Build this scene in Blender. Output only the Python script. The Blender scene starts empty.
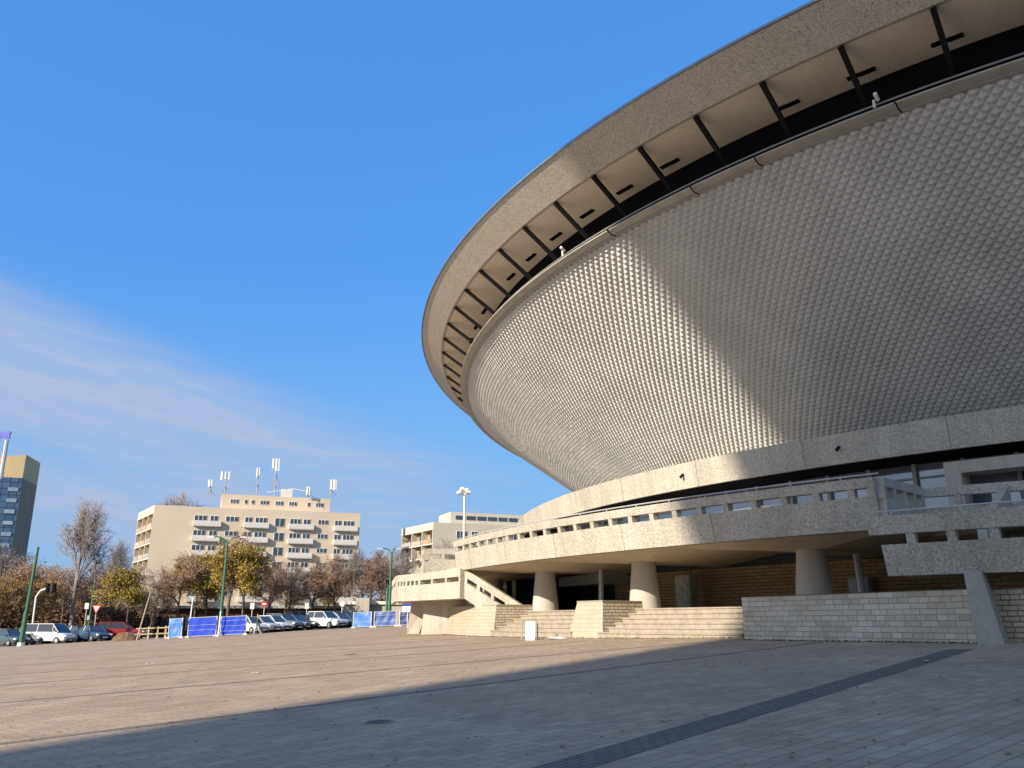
import bpy, bmesh, math, random
from mathutils import Vector, Matrix, Euler
R = math.radians
sin, cos, pi = math.sin, math.cos, math.pi
random.seed(7)
scene = bpy.context.scene
COL = scene.collection

# ------------------------------------------------------------------ camera
PITCH = 0.2742
F_PX = 850.0
cam_d = bpy.data.cameras.new('camera')
cam_d.sensor_width = 36.0
cam_d.lens = F_PX / 1024 * 36.0
cam_d.clip_end = 6000
cam_d.clip_start = 0.1
cam = bpy.data.objects.new('camera', cam_d)
cam.location = (0, 0, 1.65)
cam.rotation_euler = (pi / 2 + PITCH, 0, 0)
COL.objects.link(cam)
scene.camera = cam

# ------------------------------------------------------------------ light
SUN_EL = 25.0
SUN_HEAD = 47.1                    # heading the light travels to, clockwise from +Y
tv = Vector((sin(R(SUN_HEAD)) * cos(R(SUN_EL)), cos(R(SUN_HEAD)) * cos(R(SUN_EL)), -sin(R(SUN_EL))))
sd = bpy.data.lights.new('sun', 'SUN')
sd.energy = 5.0
sd.angle = R(0.53)
sd.color = (1.0, 0.875, 0.70)
so = bpy.data.objects.new('sun', sd)
so.rotation_euler = tv.to_track_quat('-Z', 'Y').to_euler()
so.location = (-60, -60, 60)
COL.objects.link(so)

world = bpy.data.worlds.new('World')
scene.world = world
world.use_nodes = True
wn = world.node_tree.nodes
wl = world.node_tree.links
wn.clear()
w_out = wn.new('ShaderNodeOutputWorld')
w_bg = wn.new('ShaderNodeBackground')
w_bg.inputs['Strength'].default_value = 0.14
sky = wn.new('ShaderNodeTexSky')
sky.sky_type = 'NISHITA'
sky.sun_disc = False
sky.sun_elevation = R(SUN_EL)
sky.sun_rotation = R(SUN_HEAD + 180)
sky.altitude = 270
sky.air_density = 1.0
sky.dust_density = 0.4
sky.ozone_density = 2.0
# thin cirrus, mapped on the direction of the sky
tc = wn.new('ShaderNodeTexCoord')
sep = wn.new('ShaderNodeSeparateXYZ')
wl.new(tc.outputs['Generated'], sep.inputs[0])


def wmath(op, a, b=None, c=None, clamp=False):
    m = wn.new('ShaderNodeMath')
    m.operation = op
    m.use_clamp = clamp
    for i, v in enumerate((a, b, c)):
        if v is None:
            continue
        if isinstance(v, (int, float)):
            m.inputs[i].default_value = v
        else:
            wl.new(v, m.inputs[i])
    return m.outputs[0]


def wsmooth(v, lo, hi):
    m = wn.new('ShaderNodeMapRange')
    m.interpolation_type = 'SMOOTHSTEP'
    m.inputs['From Min'].default_value = lo
    m.inputs['From Max'].default_value = hi
    wl.new(v, m.inputs['Value'])
    return m.outputs[0]


az = wmath('ARCTAN2', sep.outputs[0], sep.outputs[1])
elv = wmath('ARCSINE', sep.outputs[2])
# streaks run gently downwards to the right
tilt = wmath('MULTIPLY_ADD', az, 0.29, elv)
streak = wmath('MULTIPLY_ADD', az, 0.16, elv)
comb = wn.new('ShaderNodeCombineXYZ')
wl.new(wmath('MULTIPLY', az, 5.0), comb.inputs[0])
wl.new(wmath('MULTIPLY', streak, 36.0), comb.inputs[1])
n1 = wn.new('ShaderNodeTexNoise')
n1.inputs['Scale'].default_value = 1.1
n1.inputs['Detail'].default_value = 9
n1.inputs['Roughness'].default_value = 0.6
n1.inputs['Distortion'].default_value = 0.7
wl.new(comb.outputs[0], n1.inputs['Vector'])
n0 = wn.new('ShaderNodeTexNoise')
n0.inputs['Scale'].default_value = 0.45
n0.inputs['Detail'].default_value = 4
wl.new(comb.outputs[0], n0.inputs['Vector'])
band = wmath('MULTIPLY', wsmooth(tilt, 0.20, 0.13), wsmooth(tilt, -0.14, 0.02))
side = wsmooth(az, 0.08, -0.34)
base = wmath('MULTIPLY', band, side)
wisps = wmath('MULTIPLY', wsmooth(n1.outputs[0], 0.36, 0.70), wmath('MULTIPLY', band, wsmooth(az, 0.16, -0.06)))
veil = wmath('MULTIPLY', base, wsmooth(n0.outputs[0], 0.15, 0.60))
dens = wmath('MULTIPLY_ADD', veil, 0.62, wmath('MULTIPLY', wisps, 0.40), clamp=True)
mixc = wn.new('ShaderNodeMix')
mixc.data_type = 'RGBA'
wl.new(dens, mixc.inputs['Factor'])
hsv = wn.new('ShaderNodeHueSaturation')
hsv.inputs['Saturation'].default_value = 1.32
hsv.inputs['Value'].default_value = 1.2
wl.new(sky.outputs[0], hsv.inputs['Color'])
hz = wn.new('ShaderNodeMix')
hz.data_type = 'RGBA'
wl.new(wmath('MULTIPLY', wsmooth(elv, 0.42, 0.05), 0.8), hz.inputs['Factor'])
# the clear, saturated blue of the anti-solar half
az2 = wn.new('ShaderNodeMix')
az2.data_type = 'RGBA'
az2.inputs['Factor'].default_value = 0.65
wl.new(hsv.outputs[0], az2.inputs[6])
az2.inputs[7].default_value = (0.40, 1.42, 3.75, 1)
wl.new(az2.outputs[2], hz.inputs[6])
hz.inputs[7].default_value = (0.95, 1.95, 3.25, 1)
# white veil added to the unseen sun-side sky, to fill and neutralise the shade
sv = wn.new('ShaderNodeVectorMath')
sv.operation = 'DOT_PRODUCT'
wl.new(tc.outputs['Generated'], sv.inputs[0])
sv.inputs[1].default_value = (-sin(R(SUN_HEAD)), -cos(R(SUN_HEAD)), 0.25)
shade_fill = wn.new('ShaderNodeMix')
shade_fill.data_type = 'RGBA'
wl.new(wmath('MULTIPLY', wsmooth(sv.outputs['Value'], 0.0, 0.9), 0.6), shade_fill.inputs['Factor'])
wl.new(hz.outputs[2], shade_fill.inputs[6])
shade_fill.inputs[7].default_value = (3.7, 3.9, 4.1, 1)
wl.new(shade_fill.outputs[2], mixc.inputs[6])
mixc.inputs[7].default_value = (2.0, 2.35, 3.25, 1)
wl.new(mixc.outputs[2], w_bg.inputs['Color'])
wl.new(w_bg.outputs[0], w_out.inputs['Surface'])

vs = scene.view_settings
vs.view_transform = 'Standard'
vs.look = 'None'
vs.exposure = 0.68
vs.gamma = 1.0
vs.use_curve_mapping = False


# ------------------------------------------------------------------ helpers
class MB:
    """collects faces, links them as ONE mesh object"""
    def __init__(self):
        self.v, self.f, self.uv, self.mi = [], [], [], []
        self.cur = 0

    def quad(self, a, b, c, d, uv=None):
        n = len(self.v)
        self.v += [tuple(a), tuple(b), tuple(c), tuple(d)]
        self.f.append((n, n + 1, n + 2, n + 3))
        self.uv.append(uv or [(0, 0)] * 4)
        self.mi.append(self.cur)

    def poly(self, pts, uv=None):
        n = len(self.v)
        self.v += [tuple(p) for p in pts]
        self.f.append(tuple(range(n, n + len(pts))))
        self.uv.append(uv or [(0, 0)] * len(pts))
        self.mi.append(self.cur)

    def wallquad(self, a, b, z0, z1, z0b=None, z1b=None, u0=0.0):
        """upright quad over the ground line a-b"""
        L = math.hypot(b[0] - a[0], b[1] - a[1])
        z0b = z0 if z0b is None else z0b
        z1b = z1 if z1b is None else z1b
        self.quad((a[0], a[1], z0), (b[0], b[1], z0b), (b[0], b[1], z1b), (a[0], a[1], z1),
                  [(u0, z0), (u0 + L, z0b), (u0 + L, z1b), (u0, z1)])

    def box(self, c, s, rz=0.0, m=None):
        hx, hy, hz = s[0] / 2, s[1] / 2, s[2] / 2
        M = m or (Matrix.Translation(c) @ Matrix.Rotation(rz, 4, 'Z'))
        P = [M @ Vector((x, y, z)) for x in (-hx, hx) for y in (-hy, hy) for z in (-hz, hz)]
        L = {0: s[0], 1: s[1], 2: s[2]}
        for idx, (du, dv) in (((0, 1, 3, 2), (1, 2)), ((4, 6, 7, 5), (1, 2)), ((0, 4, 5, 1), (0, 2)),
                              ((2, 3, 7, 6), (0, 2)), ((0, 2, 6, 4), (0, 1)), ((1, 5, 7, 3), (0, 1))):
            loc = [((-hx, hx)[i >> 2], (-hy, hy)[(i >> 1) & 1], (-hz, hz)[i & 1]) for i in idx]
            self.quad(*[P[i] for i in idx], uv=[(l[du], l[dv]) for l in loc])

    def tube(self, p0, p1, r0, r1=None, n=8, cap=True):
        p0, p1 = Vector(p0), Vector(p1)
        r1 = r0 if r1 is None else r1
        d = (p1 - p0)
        if d.length < 1e-6:
            return
        d.normalize()
        a = d.orthogonal().normalized()
        b = d.cross(a)
        k = len(self.v)
        for p, r in ((p0, r0), (p1, r1)):
            for i in range(n):
                t = 2 * pi * i / n
                self.v.append(tuple(p + r * (cos(t) * a + sin(t) * b)))
        for i in range(n):
            j = (i + 1) % n
            self.f.append((k + i, k + j, k + n + j, k + n + i))
            self.uv.append([(0, 0)] * 4)
            self.mi.append(self.cur)
        if cap:
            self.f.append(tuple(k + i for i in reversed(range(n))))
            self.uv.append([(0, 0)] * n)
            self.mi.append(self.cur)
            self.f.append(tuple(k + n + i for i in range(n)))
            self.uv.append([(0, 0)] * n)
            self.mi.append(self.cur)

    def path(self, pts, r, n=6):
        for a, b in zip(pts[:-1], pts[1:]):
            self.tube(a, b, r, r, n)

    def revolve(self, prof, a0, a1, step, pos, caps=True):
        """closed profile [(R,z)] swept over angles a0..a1 (degrees); pos(R,a,z) gives the point"""
        n = max(1, int(round(abs(a1 - a0) / step)))
        cum = [0]
        m = len(prof)
        for i in range(m):
            p, q = prof[i], prof[(i + 1) % m]
            cum.append(cum[-1] + math.hypot(q[0] - p[0], q[1] - p[1]))
        rm = sum(p[0] for p in prof) / m
        for k in range(n):
            t0 = a0 + (a1 - a0) * k / n
            t1 = a0 + (a1 - a0) * (k + 1) / n
            u0, u1 = R(t0) * rm, R(t1) * rm
            for i in range(m):
                p, q = prof[i], prof[(i + 1) % m]
                self.quad(pos(p[0], t0, p[1]), pos(p[0], t1, p[1]), pos(q[0], t1, q[1]), pos(q[0], t0, q[1]),
                          [(u0, cum[i]), (u1, cum[i]), (u1, cum[i + 1]), (u0, cum[i + 1])])
        if caps:
            self.poly([pos(p[0], a0, p[1]) for p in prof], [(p[0], p[1]) for p in prof])
            self.poly([pos(p[0], a1, p[1]) for p in reversed(prof)], [(p[0], p[1]) for p in reversed(prof)])

    def build(self, name, mat, parent=None, smooth=False, world_pts=True):
        off = Vector((0, 0, 0))
        if parent is not None and world_pts:
            off = Vector(parent.get('abs', (0, 0, 0)))
        me = bpy.data.meshes.new(name)
        me.from_pydata([(x - off.x, y - off.y, z - off.z) for x, y, z in self.v], [], self.f)
        uvl = me.uv_layers.new(name='UVMap')
        flat = [c for face in self.uv for uv in face for c in uv]
        uvl.data.foreach_set('uv', flat)
        mats = mat if isinstance(mat, (list, tuple)) else [mat]
        for m_ in mats:
            me.materials.append(m_)
        if len(mats) > 1:
            me.polygons.foreach_set('material_index', self.mi)
        bm = bmesh.new()
        bm.from_mesh(me)
        bmesh.ops.remove_doubles(bm, verts=bm.verts, dist=0.0005)
        bmesh.ops.recalc_face_normals(bm, faces=bm.faces)
        bm.to_mesh(me)
        bm.free()
        if smooth:
            me.polygons.foreach_set('use_smooth', [True] * len(me.polygons))
            me.set_sharp_from_angle(angle=R(35))
        ob = bpy.data.objects.new(name, me)
        COL.objects.link(ob)
        if parent is not None:
            ob.parent = parent
            if world_pts:
                ob['abs'] = parent.get('abs', (0, 0, 0))
        return ob


def tag(o, label=None, cat=None, group=None, kind=None):
    if label:
        o['label'] = label
    if cat:
        o['category'] = cat
    if group:
        o['group'] = group
    if kind:
        o['kind'] = kind
    return o


def empty(name, loc, label, cat, group=None, rz=0.0):
    e = bpy.data.objects.new(name, None)
    e.location = loc
    e.rotation_euler = (0, 0, rz)
    e['abs'] = tuple(loc)
    COL.objects.link(e)
    return tag(e, label, cat, group)


KIDS = {}


def copy_tree(o, parent=None):
    c = o.copy()
    COL.objects.link(c)
    if parent is not None:
        c.parent = parent
    for ch in list(o.children):
        copy_tree(ch, c)
    return c


cp, sp = cos(PITCH), sin(PITCH)


def at(px, py, Y):
    """a survey helper: the point at forward distance Y seen in the direction (px, py)"""
    kx = (px - 512) / F_PX
    ky = cp + (py - 384) / F_PX * sp
    kz = sp - (py - 384) / F_PX * cp
    s = Y / ky
    return Vector((kx * s, Y, 1.65 + kz * s))


def clampf(v, a, b):
    return max(a, min(b, v))


def gz(x, y):
    """height of the gently sloping plaza"""
    return 0.25 + 0.0504 * clampf(x, -60, 12) + 0.0205 * clampf(y, -40, 88)


# ------------------------------------------------------------------ materials
def new_mat(name):
    m = bpy.data.materials.new(name)
    m.use_nodes = True
    nt = m.node_tree
    b = nt.nodes['Principled BSDF']
    return m, nt, b


def noise_node(nt, scale, detail=4, rough=0.55, coord='Object', vec=None):
    n = nt.nodes.new('ShaderNodeTexNoise')
    n.inputs['Scale'].default_value = scale
    n.inputs['Detail'].default_value = detail
    n.inputs['Roughness'].default_value = rough
    if vec is None:
        t = nt.nodes.new('ShaderNodeTexCoord')
        vec = t.outputs[coord]
    nt.links.new(vec, n.inputs['Vector'])
    return n.outputs[0]


def ramp(nt, fac, stops):
    r = nt.nodes.new('ShaderNodeValToRGB')
    els = r.color_ramp.elements
    while len(els) < len(stops):
        els.new(0.5)
    for e, (p, c) in zip(els, stops):
        e.position = p
        e.color = (*c, 1) if len(c) == 3 else c
    nt.links.new(fac, r.inputs[0])
    return r.outputs[0]


def mix(nt, fac, a, b, mode='MIX'):
    m = nt.nodes.new('ShaderNodeMix')
    m.data_type = 'RGBA'
    m.blend_type = mode
    for i, v in ((0, fac), (6, a), (7, b)):
        if isinstance(v, (int, float)):
            m.inputs[i].default_value = v
        elif isinstance(v, tuple):
            m.inputs[i].default_value = (*v, 1)
        else:
            nt.links.new(v, m.inputs[i])
    return m.outputs[2]


def bump(nt, b, h, strength=0.3, dist=0.02):
    n = nt.nodes.new('ShaderNodeBump')
    n.inputs['Strength'].default_value = strength
    n.inputs['Distance'].default_value = dist
    nt.links.new(h, n.inputs['Height'])
    nt.links.new(n.outputs[0], b.inputs['Normal'])


def plain(name, c, rough=0.6, metal=0.0, var=0.12, scale=2.0, spec=0.5):
    m, nt, b = new_mat(name)
    f = noise_node(nt, scale, 5)
    lo = tuple(x * (1 - var) for x in c)
    hi = tuple(min(1, x * (1 + var)) for x in c)
    nt.links.new(ramp(nt, f, [(0.3, lo), (0.7, hi)]), b.inputs['Base Color'])
    b.inputs['Roughness'].default_value = rough
    b.inputs['Metallic'].default_value = metal
    b.inputs['Specular IOR Level'].default_value = spec
    return m


def pebble(name, dark, midc, light, scale=26.0, stain=0.38):
    """washed concrete: a skin of pebbles in three tones, with rain stains"""
    m, nt, b = new_mat(name)
    t = nt.nodes.new('ShaderNodeTexCoord')
    v = nt.nodes.new('ShaderNodeTexVoronoi')
    v.inputs['Scale'].default_value = scale
    nt.links.new(t.outputs['Object'], v.inputs['Vector'])
    sp_ = nt.nodes.new('ShaderNodeSeparateColor')
    nt.links.new(v.outputs['Color'], sp_.inputs[0])
    c = ramp(nt, sp_.outputs[0], [(0.0, dark), (0.35, midc), (0.7, midc), (1.0, light)])
    n2 = noise_node(nt, 22.0, 6, 0.7)
    c = mix(nt, 0.5, c, ramp(nt, n2, [(0.3, (0.75, 0.75, 0.75)), (0.7, (1.1, 1.1, 1.1))]), 'MULTIPLY')
    mp = nt.nodes.new('ShaderNodeMapping')
    mp.inputs['Scale'].default_value = (0.9, 0.9, 0.12)
    nt.links.new(t.outputs['Object'], mp.inputs['Vector'])
    n3 = noise_node(nt, 1.0, 6, 0.65, vec=mp.outputs[0])
    c = mix(nt, stain, c, ramp(nt, n3, [(0.35, (0.5, 0.49, 0.47)), (0.6, (1, 1, 1))]), 'MULTIPLY')
    nt.links.new(c, b.inputs['Base Color'])
    b.inputs['Roughness'].default_value = 0.9
    b.inputs['Specular IOR Level'].default_value = 0.25
    bump(nt, b, v.outputs['Distance'], 0.5, 0.02)
    return m


def smooth_concrete(name, c, stain=0.3, scale=1.0):
    m, nt, b = new_mat(name)
    t = nt.nodes.new('ShaderNodeTexCoord')
    mp = nt.nodes.new('ShaderNodeMapping')
    mp.inputs['Scale'].default_value = (1.2, 1.2, 0.2)
    nt.links.new(t.outputs['Object'], mp.inputs['Vector'])
    n3 = noise_node(nt, 1.2 * scale, 6, 0.65, vec=mp.outputs[0])
    n4 = noise_node(nt, 9.0 * scale, 5, 0.7)
    cc = mix(nt, stain, c, ramp(nt, n3, [(0.35, (0.5, 0.48, 0.45)), (0.6, (1, 1, 1))]), 'MULTIPLY')
    cc = mix(nt, 0.5, cc, ramp(nt, n4, [(0.3, (0.8, 0.8, 0.8)), (0.7, (1.1, 1.1, 1.1))]), 'MULTIPLY')
    nt.links.new(cc, b.inputs['Base Color'])
    b.inputs['Roughness'].default_value = 0.85
    b.inputs['Specular IOR Level'].default_value = 0.3
    bump(nt, b, n4, 0.25, 0.02)
    return m


def brick(name, tones, mortar, bw, bh, ms=0.012, coord='UV', rough=0.85, rot=0.0, rugged=0.35, patch=0.35, offs=0.5, squash=1.0):
    m, nt, b = new_mat(name)
    t = nt.nodes.new('ShaderNodeTexCoord')
    mp = nt.nodes.new('ShaderNodeMapping')
    mp.inputs['Rotation'].default_value = (0, 0, rot)
    nt.links.new(t.outputs[coord], mp.inputs['Vector'])
    br = nt.nodes.new('ShaderNodeTexBrick')
    br.offset = offs
    br.squash = squash
    br.squash_frequency = 3
    br.inputs['Scale'].default_value = 1.0
    br.inputs['Mortar Size'].default_value = ms
    br.inputs['Mortar Smooth'].default_value = 0.2
    br.inputs['Brick Width'].default_value = bw
    br.inputs['Row Height'].default_value = bh
    br.inputs['Color1'].default_value = (*tones[0], 1)
    br.inputs['Color2'].default_value = (*tones[1], 1)
    br.inputs['Mortar'].default_value = (*mortar, 1)
    nt.links.new(mp.outputs[0], br.inputs['Vector'])
    n1 = noise_node(nt, 0.6, 5, 0.6)
    n2 = noise_node(nt, 14.0, 5, 0.7)
    c = mix(nt, patch, br.outputs['Color'], ramp(nt, n1, [(0.3, tones[2]), (0.65, (1, 1, 1))]), 'MULTIPLY')
    c = mix(nt, 0.55, c, ramp(nt, n2, [(0.3, (0.72, 0.72, 0.72)), (0.7, (1.12, 1.12, 1.12))]), 'MULTIPLY')
    nt.links.new(c, b.inputs['Base Color'])
    b.inputs['Roughness'].default_value = rough
    b.inputs['Specular IOR Level'].default_value = 0.25
    h = mix(nt, 0.5, br.outputs['Fac'], n2)
    inv = nt.nodes.new('ShaderNodeInvert')
    nt.links.new(h, inv.inputs['Color'])
    bump(nt, b, inv.outputs[0], rugged, 0.02)
    return m


def glass(name, c, rough=0.06, metal=0.0):
    m, nt, b = new_mat(name)
    f = noise_node(nt, 0.5, 2)
    nt.links.new(ramp(nt, f, [(0.3, tuple(x * 0.7 for x in c)), (0.7, c)]), b.inputs['Base Color'])
    b.inputs['Roughness'].default_value = rough
    b.inputs['Metallic'].default_value = metal
    b.inputs['Specular IOR Level'].default_value = 0.8
    return m


M_pebble = pebble('washed_concrete', (0.28, 0.265, 0.23), (0.46, 0.43, 0.37), (0.62, 0.59, 0.51), 30.0)
M_rim = pebble('washed_concrete_rim', (0.33, 0.305, 0.26), (0.52, 0.48, 0.42), (0.66, 0.62, 0.55), 24.0, 0.15)
M_clad = plain('cladding_paint', (0.505, 0.51, 0.505), 0.5, 0.0, 0.10, 0.4)
M_ledge = plain('ledge_metal', (0.36, 0.34, 0.31), 0.55, 0.0, 0.15, 1.5)
M_flash = plain('flashing_zinc', (0.20, 0.26, 0.34), 0.4, 0.6)
M_soffit = smooth_concrete('soffit_board', (0.76, 0.68, 0.57), 0.15, 0.7)
M_joint = plain('joint_shadow_gap', (0.16, 0.15, 0.13), 0.95)
M_black = plain('dark_steel', (0.010, 0.010, 0.012), 0.7, 0.0, 0.3, spec=0.15)
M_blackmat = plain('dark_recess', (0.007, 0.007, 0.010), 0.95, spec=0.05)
M_conc = smooth_concrete('concrete', (0.42, 0.39, 0.34), 0.4)
M_colm = smooth_concrete('column_concrete', (0.48, 0.45, 0.40), 0.25, 2.0)
M_under = smooth_concrete('underside_concrete', (0.60, 0.51, 0.40), 0.3)
M_grey = plain('grey_paint', (0.30, 0.31, 0.30), 0.6)
M_steel = plain('galvanised', (0.50, 0.51, 0.52), 0.45, 0.4)
M_glass = glass('window_glass', (0.05, 0.065, 0.085), 0.05)
M_glassB = glass('lobby_glass', (0.32, 0.35, 0.40), 0.06, 0.5)
M_rail = plain('rail_paint', (0.42, 0.42, 0.41), 0.6)
M_white = plain('white_paint', (0.75, 0.75, 0.73), 0.5, 0, 0.06)
M_balc = plain('balcony_panel', (0.64, 0.61, 0.57), 0.7, 0, 0.06)
M_green = plain('green_pole_paint', (0.035, 0.13, 0.075), 0.5)
M_stone = brick('stone_light', ((0.66, 0.60, 0.51), (0.47, 0.425, 0.345), (0.72, 0.63, 0.50)), (0.33, 0.29, 0.235), 0.47, 0.142, 0.010, rugged=0.8, patch=0.6, squash=0.62)
M_stone_s = brick('stone_smooth', ((0.46, 0.40, 0.31), (0.41, 0.355, 0.27), (0.78, 0.70, 0.60)), (0.27, 0.23, 0.17), 1.0, 0.165, 0.008, rugged=0.3)
M_stone_r = brick('stone_rough', ((0.58, 0.51, 0.40), (0.46, 0.40, 0.30), (0.75, 0.68, 0.58)), (0.22, 0.18, 0.13), 0.36, 0.12, 0.016, rugged=1.0, squash=0.6)
M_step = smooth_concrete('step_stone', (0.36, 0.315, 0.25), 0.5, 2.5)
M_brown = brick('brown_stone', ((0.36, 0.25, 0.145), (0.27, 0.185, 0.105), (0.7, 0.65, 0.6)), (0.05, 0.035, 0.02), 0.55, 0.14, 0.012)
M_paver = brick('plaza_pavers', ((0.47, 0.36, 0.255), (0.36, 0.275, 0.198), (0.74, 0.72, 0.70)), (0.235, 0.19, 0.15), 0.40, 0.20, 0.010, coord='Object', rot=R(-42), rugged=0.5, patch=0.8)
M_pband2 = brick('paver_line', ((0.25, 0.205, 0.165), (0.21, 0.172, 0.14), (0.8, 0.8, 0.8)), (0.14, 0.12, 0.10), 0.21, 0.105, 0.012, coord='Object', rot=R(-42))
M_pband = brick('paver_band', ((0.18, 0.155, 0.135), (0.15, 0.13, 0.112), (0.8, 0.8, 0.8)), (0.08, 0.07, 0.065), 0.21, 0.105, 0.012, coord='Object', rot=R(-42))
M_asph = plain('asphalt', (0.055, 0.055, 0.055), 0.9, 0, 0.25, 1.0)
M_grass = plain('dry_grass', (0.10, 0.095, 0.045), 0.95, 0, 0.4, 0.8)

# ------------------------------------------------------------------ ground
xs = [-3000, -800, -300, -150, -100, -60, -40, -20, 0, 6, 12, 30, 60, 120, 300, 800, 3000]
ys = [-800, -200, -40, -10, 10, 30, 50, 70, 88, 120, 200, 400, 1000, 3500]
mb = MB()
for i in range(len(xs) - 1):
    for j in range(len(ys) - 1):
        q = [(xs[i], ys[j]), (xs[i + 1], ys[j]), (xs[i + 1], ys[j + 1]), (xs[i], ys[j + 1])]
        mb.quad(*[(x, y, gz(x, y)) for x, y in q])
plaza = mb.build('plaza', M_paver)
tag(plaza, kind='structure')

CX, CY = 47.68, 63.326


def pol(Rr, a, z=0.0):
    return (CX + Rr * cos(R(a)), CY + Rr * sin(R(a)), z)


def gstrip(name, mat, p0, p1, w0, w1, lift):
    mb = MB()
    p0, p1 = Vector(p0[:2]), Vector(p1[:2])
    d = (p1 - p0).normalized()
    s = Vector((-d.y, d.x))
    n = 14
    for k in range(n):
        a = p0.lerp(p1, k / n)
        b = p0.lerp(p1, (k + 1) / n)
        wa = w0 + (w1 - w0) * k / n
        wb = w0 + (w1 - w0) * (k + 1) / n
        q = [a - s * wa / 2, b - s * wb / 2, b + s * wb / 2, a + s * wa / 2]
        mb.quad(*[(p.x, p.y, gz(p.x, p.y) + lift) for p in q])
    o = mb.build(name, mat)
    return tag(o, kind='structure')


# dark bands of pavers running out from the arena
gstrip('paving_band', M_pband, (-5.5, 0.95), (9.55, 18.9), 0.46, 0.52, 0.004)
for a, b in (((-9.9, 9.0), (8.4, 23.9)), ((-16.5, 14.8), (5.6, 26.9)), ((-21.5, 20.2), (2.6, 31.4)), ((-27.0, 26.0), (0.4, 35.0)),
             ((-34.0, 33.5), (-0.9, 41.0)), ((-44.0, 42.0), (-3.5, 48.5))):
    gstrip('paving_band', M_pband2, a, b, 0.22, 0.22, 0.004)

# ------------------------------------------------------------------ arena
NRM = Vector((0.05103766, 0.02512032, 0.99838075)).normalized()
TCV = Vector((47.15018, 63.72494, 0.0))
AXV = (Vector((1, 0, 0)) - NRM * NRM.x).normalized()
BXV = NRM.cross(AXV)


def tp(Rr, a, h):
    """point in the tilted frame of the rim"""
    return tuple(TCV + NRM * h + Rr * (cos(R(a)) * AXV + sin(R(a)) * BXV))


arena = empty('arena', (CX, CY, 1.1), 'huge saucer shaped concrete sports arena with scaly grey bowl and projecting rim', 'arena')
A0, A1 = 140, 268        # the sector built in full detail

# rim band (fascia, slightly undercut) all the way round
mb = MB()
mb.revolve([(53.563, 18.201), (55.0, 19.057), (54.6, 19.057), (53.1, 18.35)], 0, 360, 1.0, tp, False)
mb.build('rim_band', M_rim, arena, True)
mb = MB()
mb.revolve([(54.96, 19.06), (55.09, 19.06), (55.09, 19.17), (54.5, 19.2), (54.5, 19.06)], 0, 360, 1.0, tp, False)
mb.build('rim_flashing', M_flash, arena, True)
mb = MB()
for k in range(120):
    a0_, a1_ = k * 3, k * 3 + 3
    mb.quad(tp(54.6, a0_, 19.1), tp(54.6, a1_, 19.1), tp(28, a1_, 21.2), tp(28, a0_, 21.2))
    mb.poly([tp(28, a0_, 21.2), tp(28, a1_, 21.2), tp(0, 0, 22.0)])
mb.build('roof', M_flash, arena, True)
# soffit boards
mb = MB()
mb.revolve([(53.35, 18.262), (50.85, 18.262), (50.85, 18.33), (53.15, 18.33)], 0, 360, 1.0, tp, False)
mb.build('soffit', M_soffit, arena, True)
# dark band of the gap and the ledge under it
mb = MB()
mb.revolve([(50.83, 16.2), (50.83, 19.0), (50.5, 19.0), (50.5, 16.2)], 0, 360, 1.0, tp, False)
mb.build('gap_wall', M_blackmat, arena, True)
mb = MB()
mb.revolve([(51.50, 16.12), (51.9, 16.14), (52.0, 16.18), (52.0, 16.24), (50.6, 16.3), (50.6, 16.12)], 0, 360, 1.0, tp, False)
mb.build('ledge', M_ledge, arena, True)
mb = MB()
mb.revolve([(51.45, 16.06), (51.58, 16.06), (51.58, 16.13), (51.45, 16.13)], 0, 360, 1.0, tp, False)
mb.build('gutter', M_grey, arena, True)
# thin pipe held out from the ledge
mb = MB()
mb.revolve([(51.75, 16.52), (51.79, 16.56), (51.75, 16.60), (51.71, 16.56)], A0, A1, 1.0, tp, True)
mb.build('rail', M_grey, arena)
# struts between soffit and ledge
RIBS = [210.45 + 3.245 * k for k in range(-20, 18)]
for a in RIBS:
    mb = MB()
    w = 0.085 / 53 * 180 / pi
    for lo, hi, ww in (((53.44, 18.20), (51.15, 16.72), w),):
        o1, o2 = 0.0, 0.16
        P = []
        for (rr, hh) in (lo, hi):
            for da in (-ww, ww):
                for dn in (-0.09, 0.09):
                    P.append(Vector(tp(rr - dn * 0.8, a + da, hh + dn * 0.6)))
        for idx in ((0, 1, 3, 2), (4, 5, 7, 6), (0, 4, 6, 2), (1, 5, 7, 3), (0, 4, 5, 1), (2, 6, 7, 3)):
            mb.quad(*[P[i] for i in idx])
    mb.build('strut', M_black, arena)
# dark slots in the soffit beside the struts
mb = MB()
for k, a in enumerate(RIBS):
    if k % 7 == 2:
        continue
    for s0, s1, rr in ((-0.62, -0.1, 51.42), (-0.1, 0.5, 51.4)):
        mb = MB()
        P = [Vector(tp(r_, a + s, h)) for r_ in (rr, rr + 0.2) for s in (s0, s1) for h in (18.2, 18.27)]
        for idx in ((0, 1, 3, 2), (4, 5, 7, 6), (0, 4, 6, 2), (1, 5, 7, 3), (0, 4, 5, 1), (2, 6, 7, 3)):
            mb.quad(*[P[i] for i in idx])
        mb.build('vent_slot', M_blackmat, arena)
for k, a in enumerate((213.0, 218.6, 222.0, 227.9, 236.0)):
    mb = MB()
    mb.path([tp(51.95, a, 16.25), tp(52.1, a + .1, 16.12), tp(51.85, a + .12, 15.98), tp(51.6, a + .16, 15.97)], 0.03)
    mb.build('drain_pipe', M_black, arena)


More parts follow.
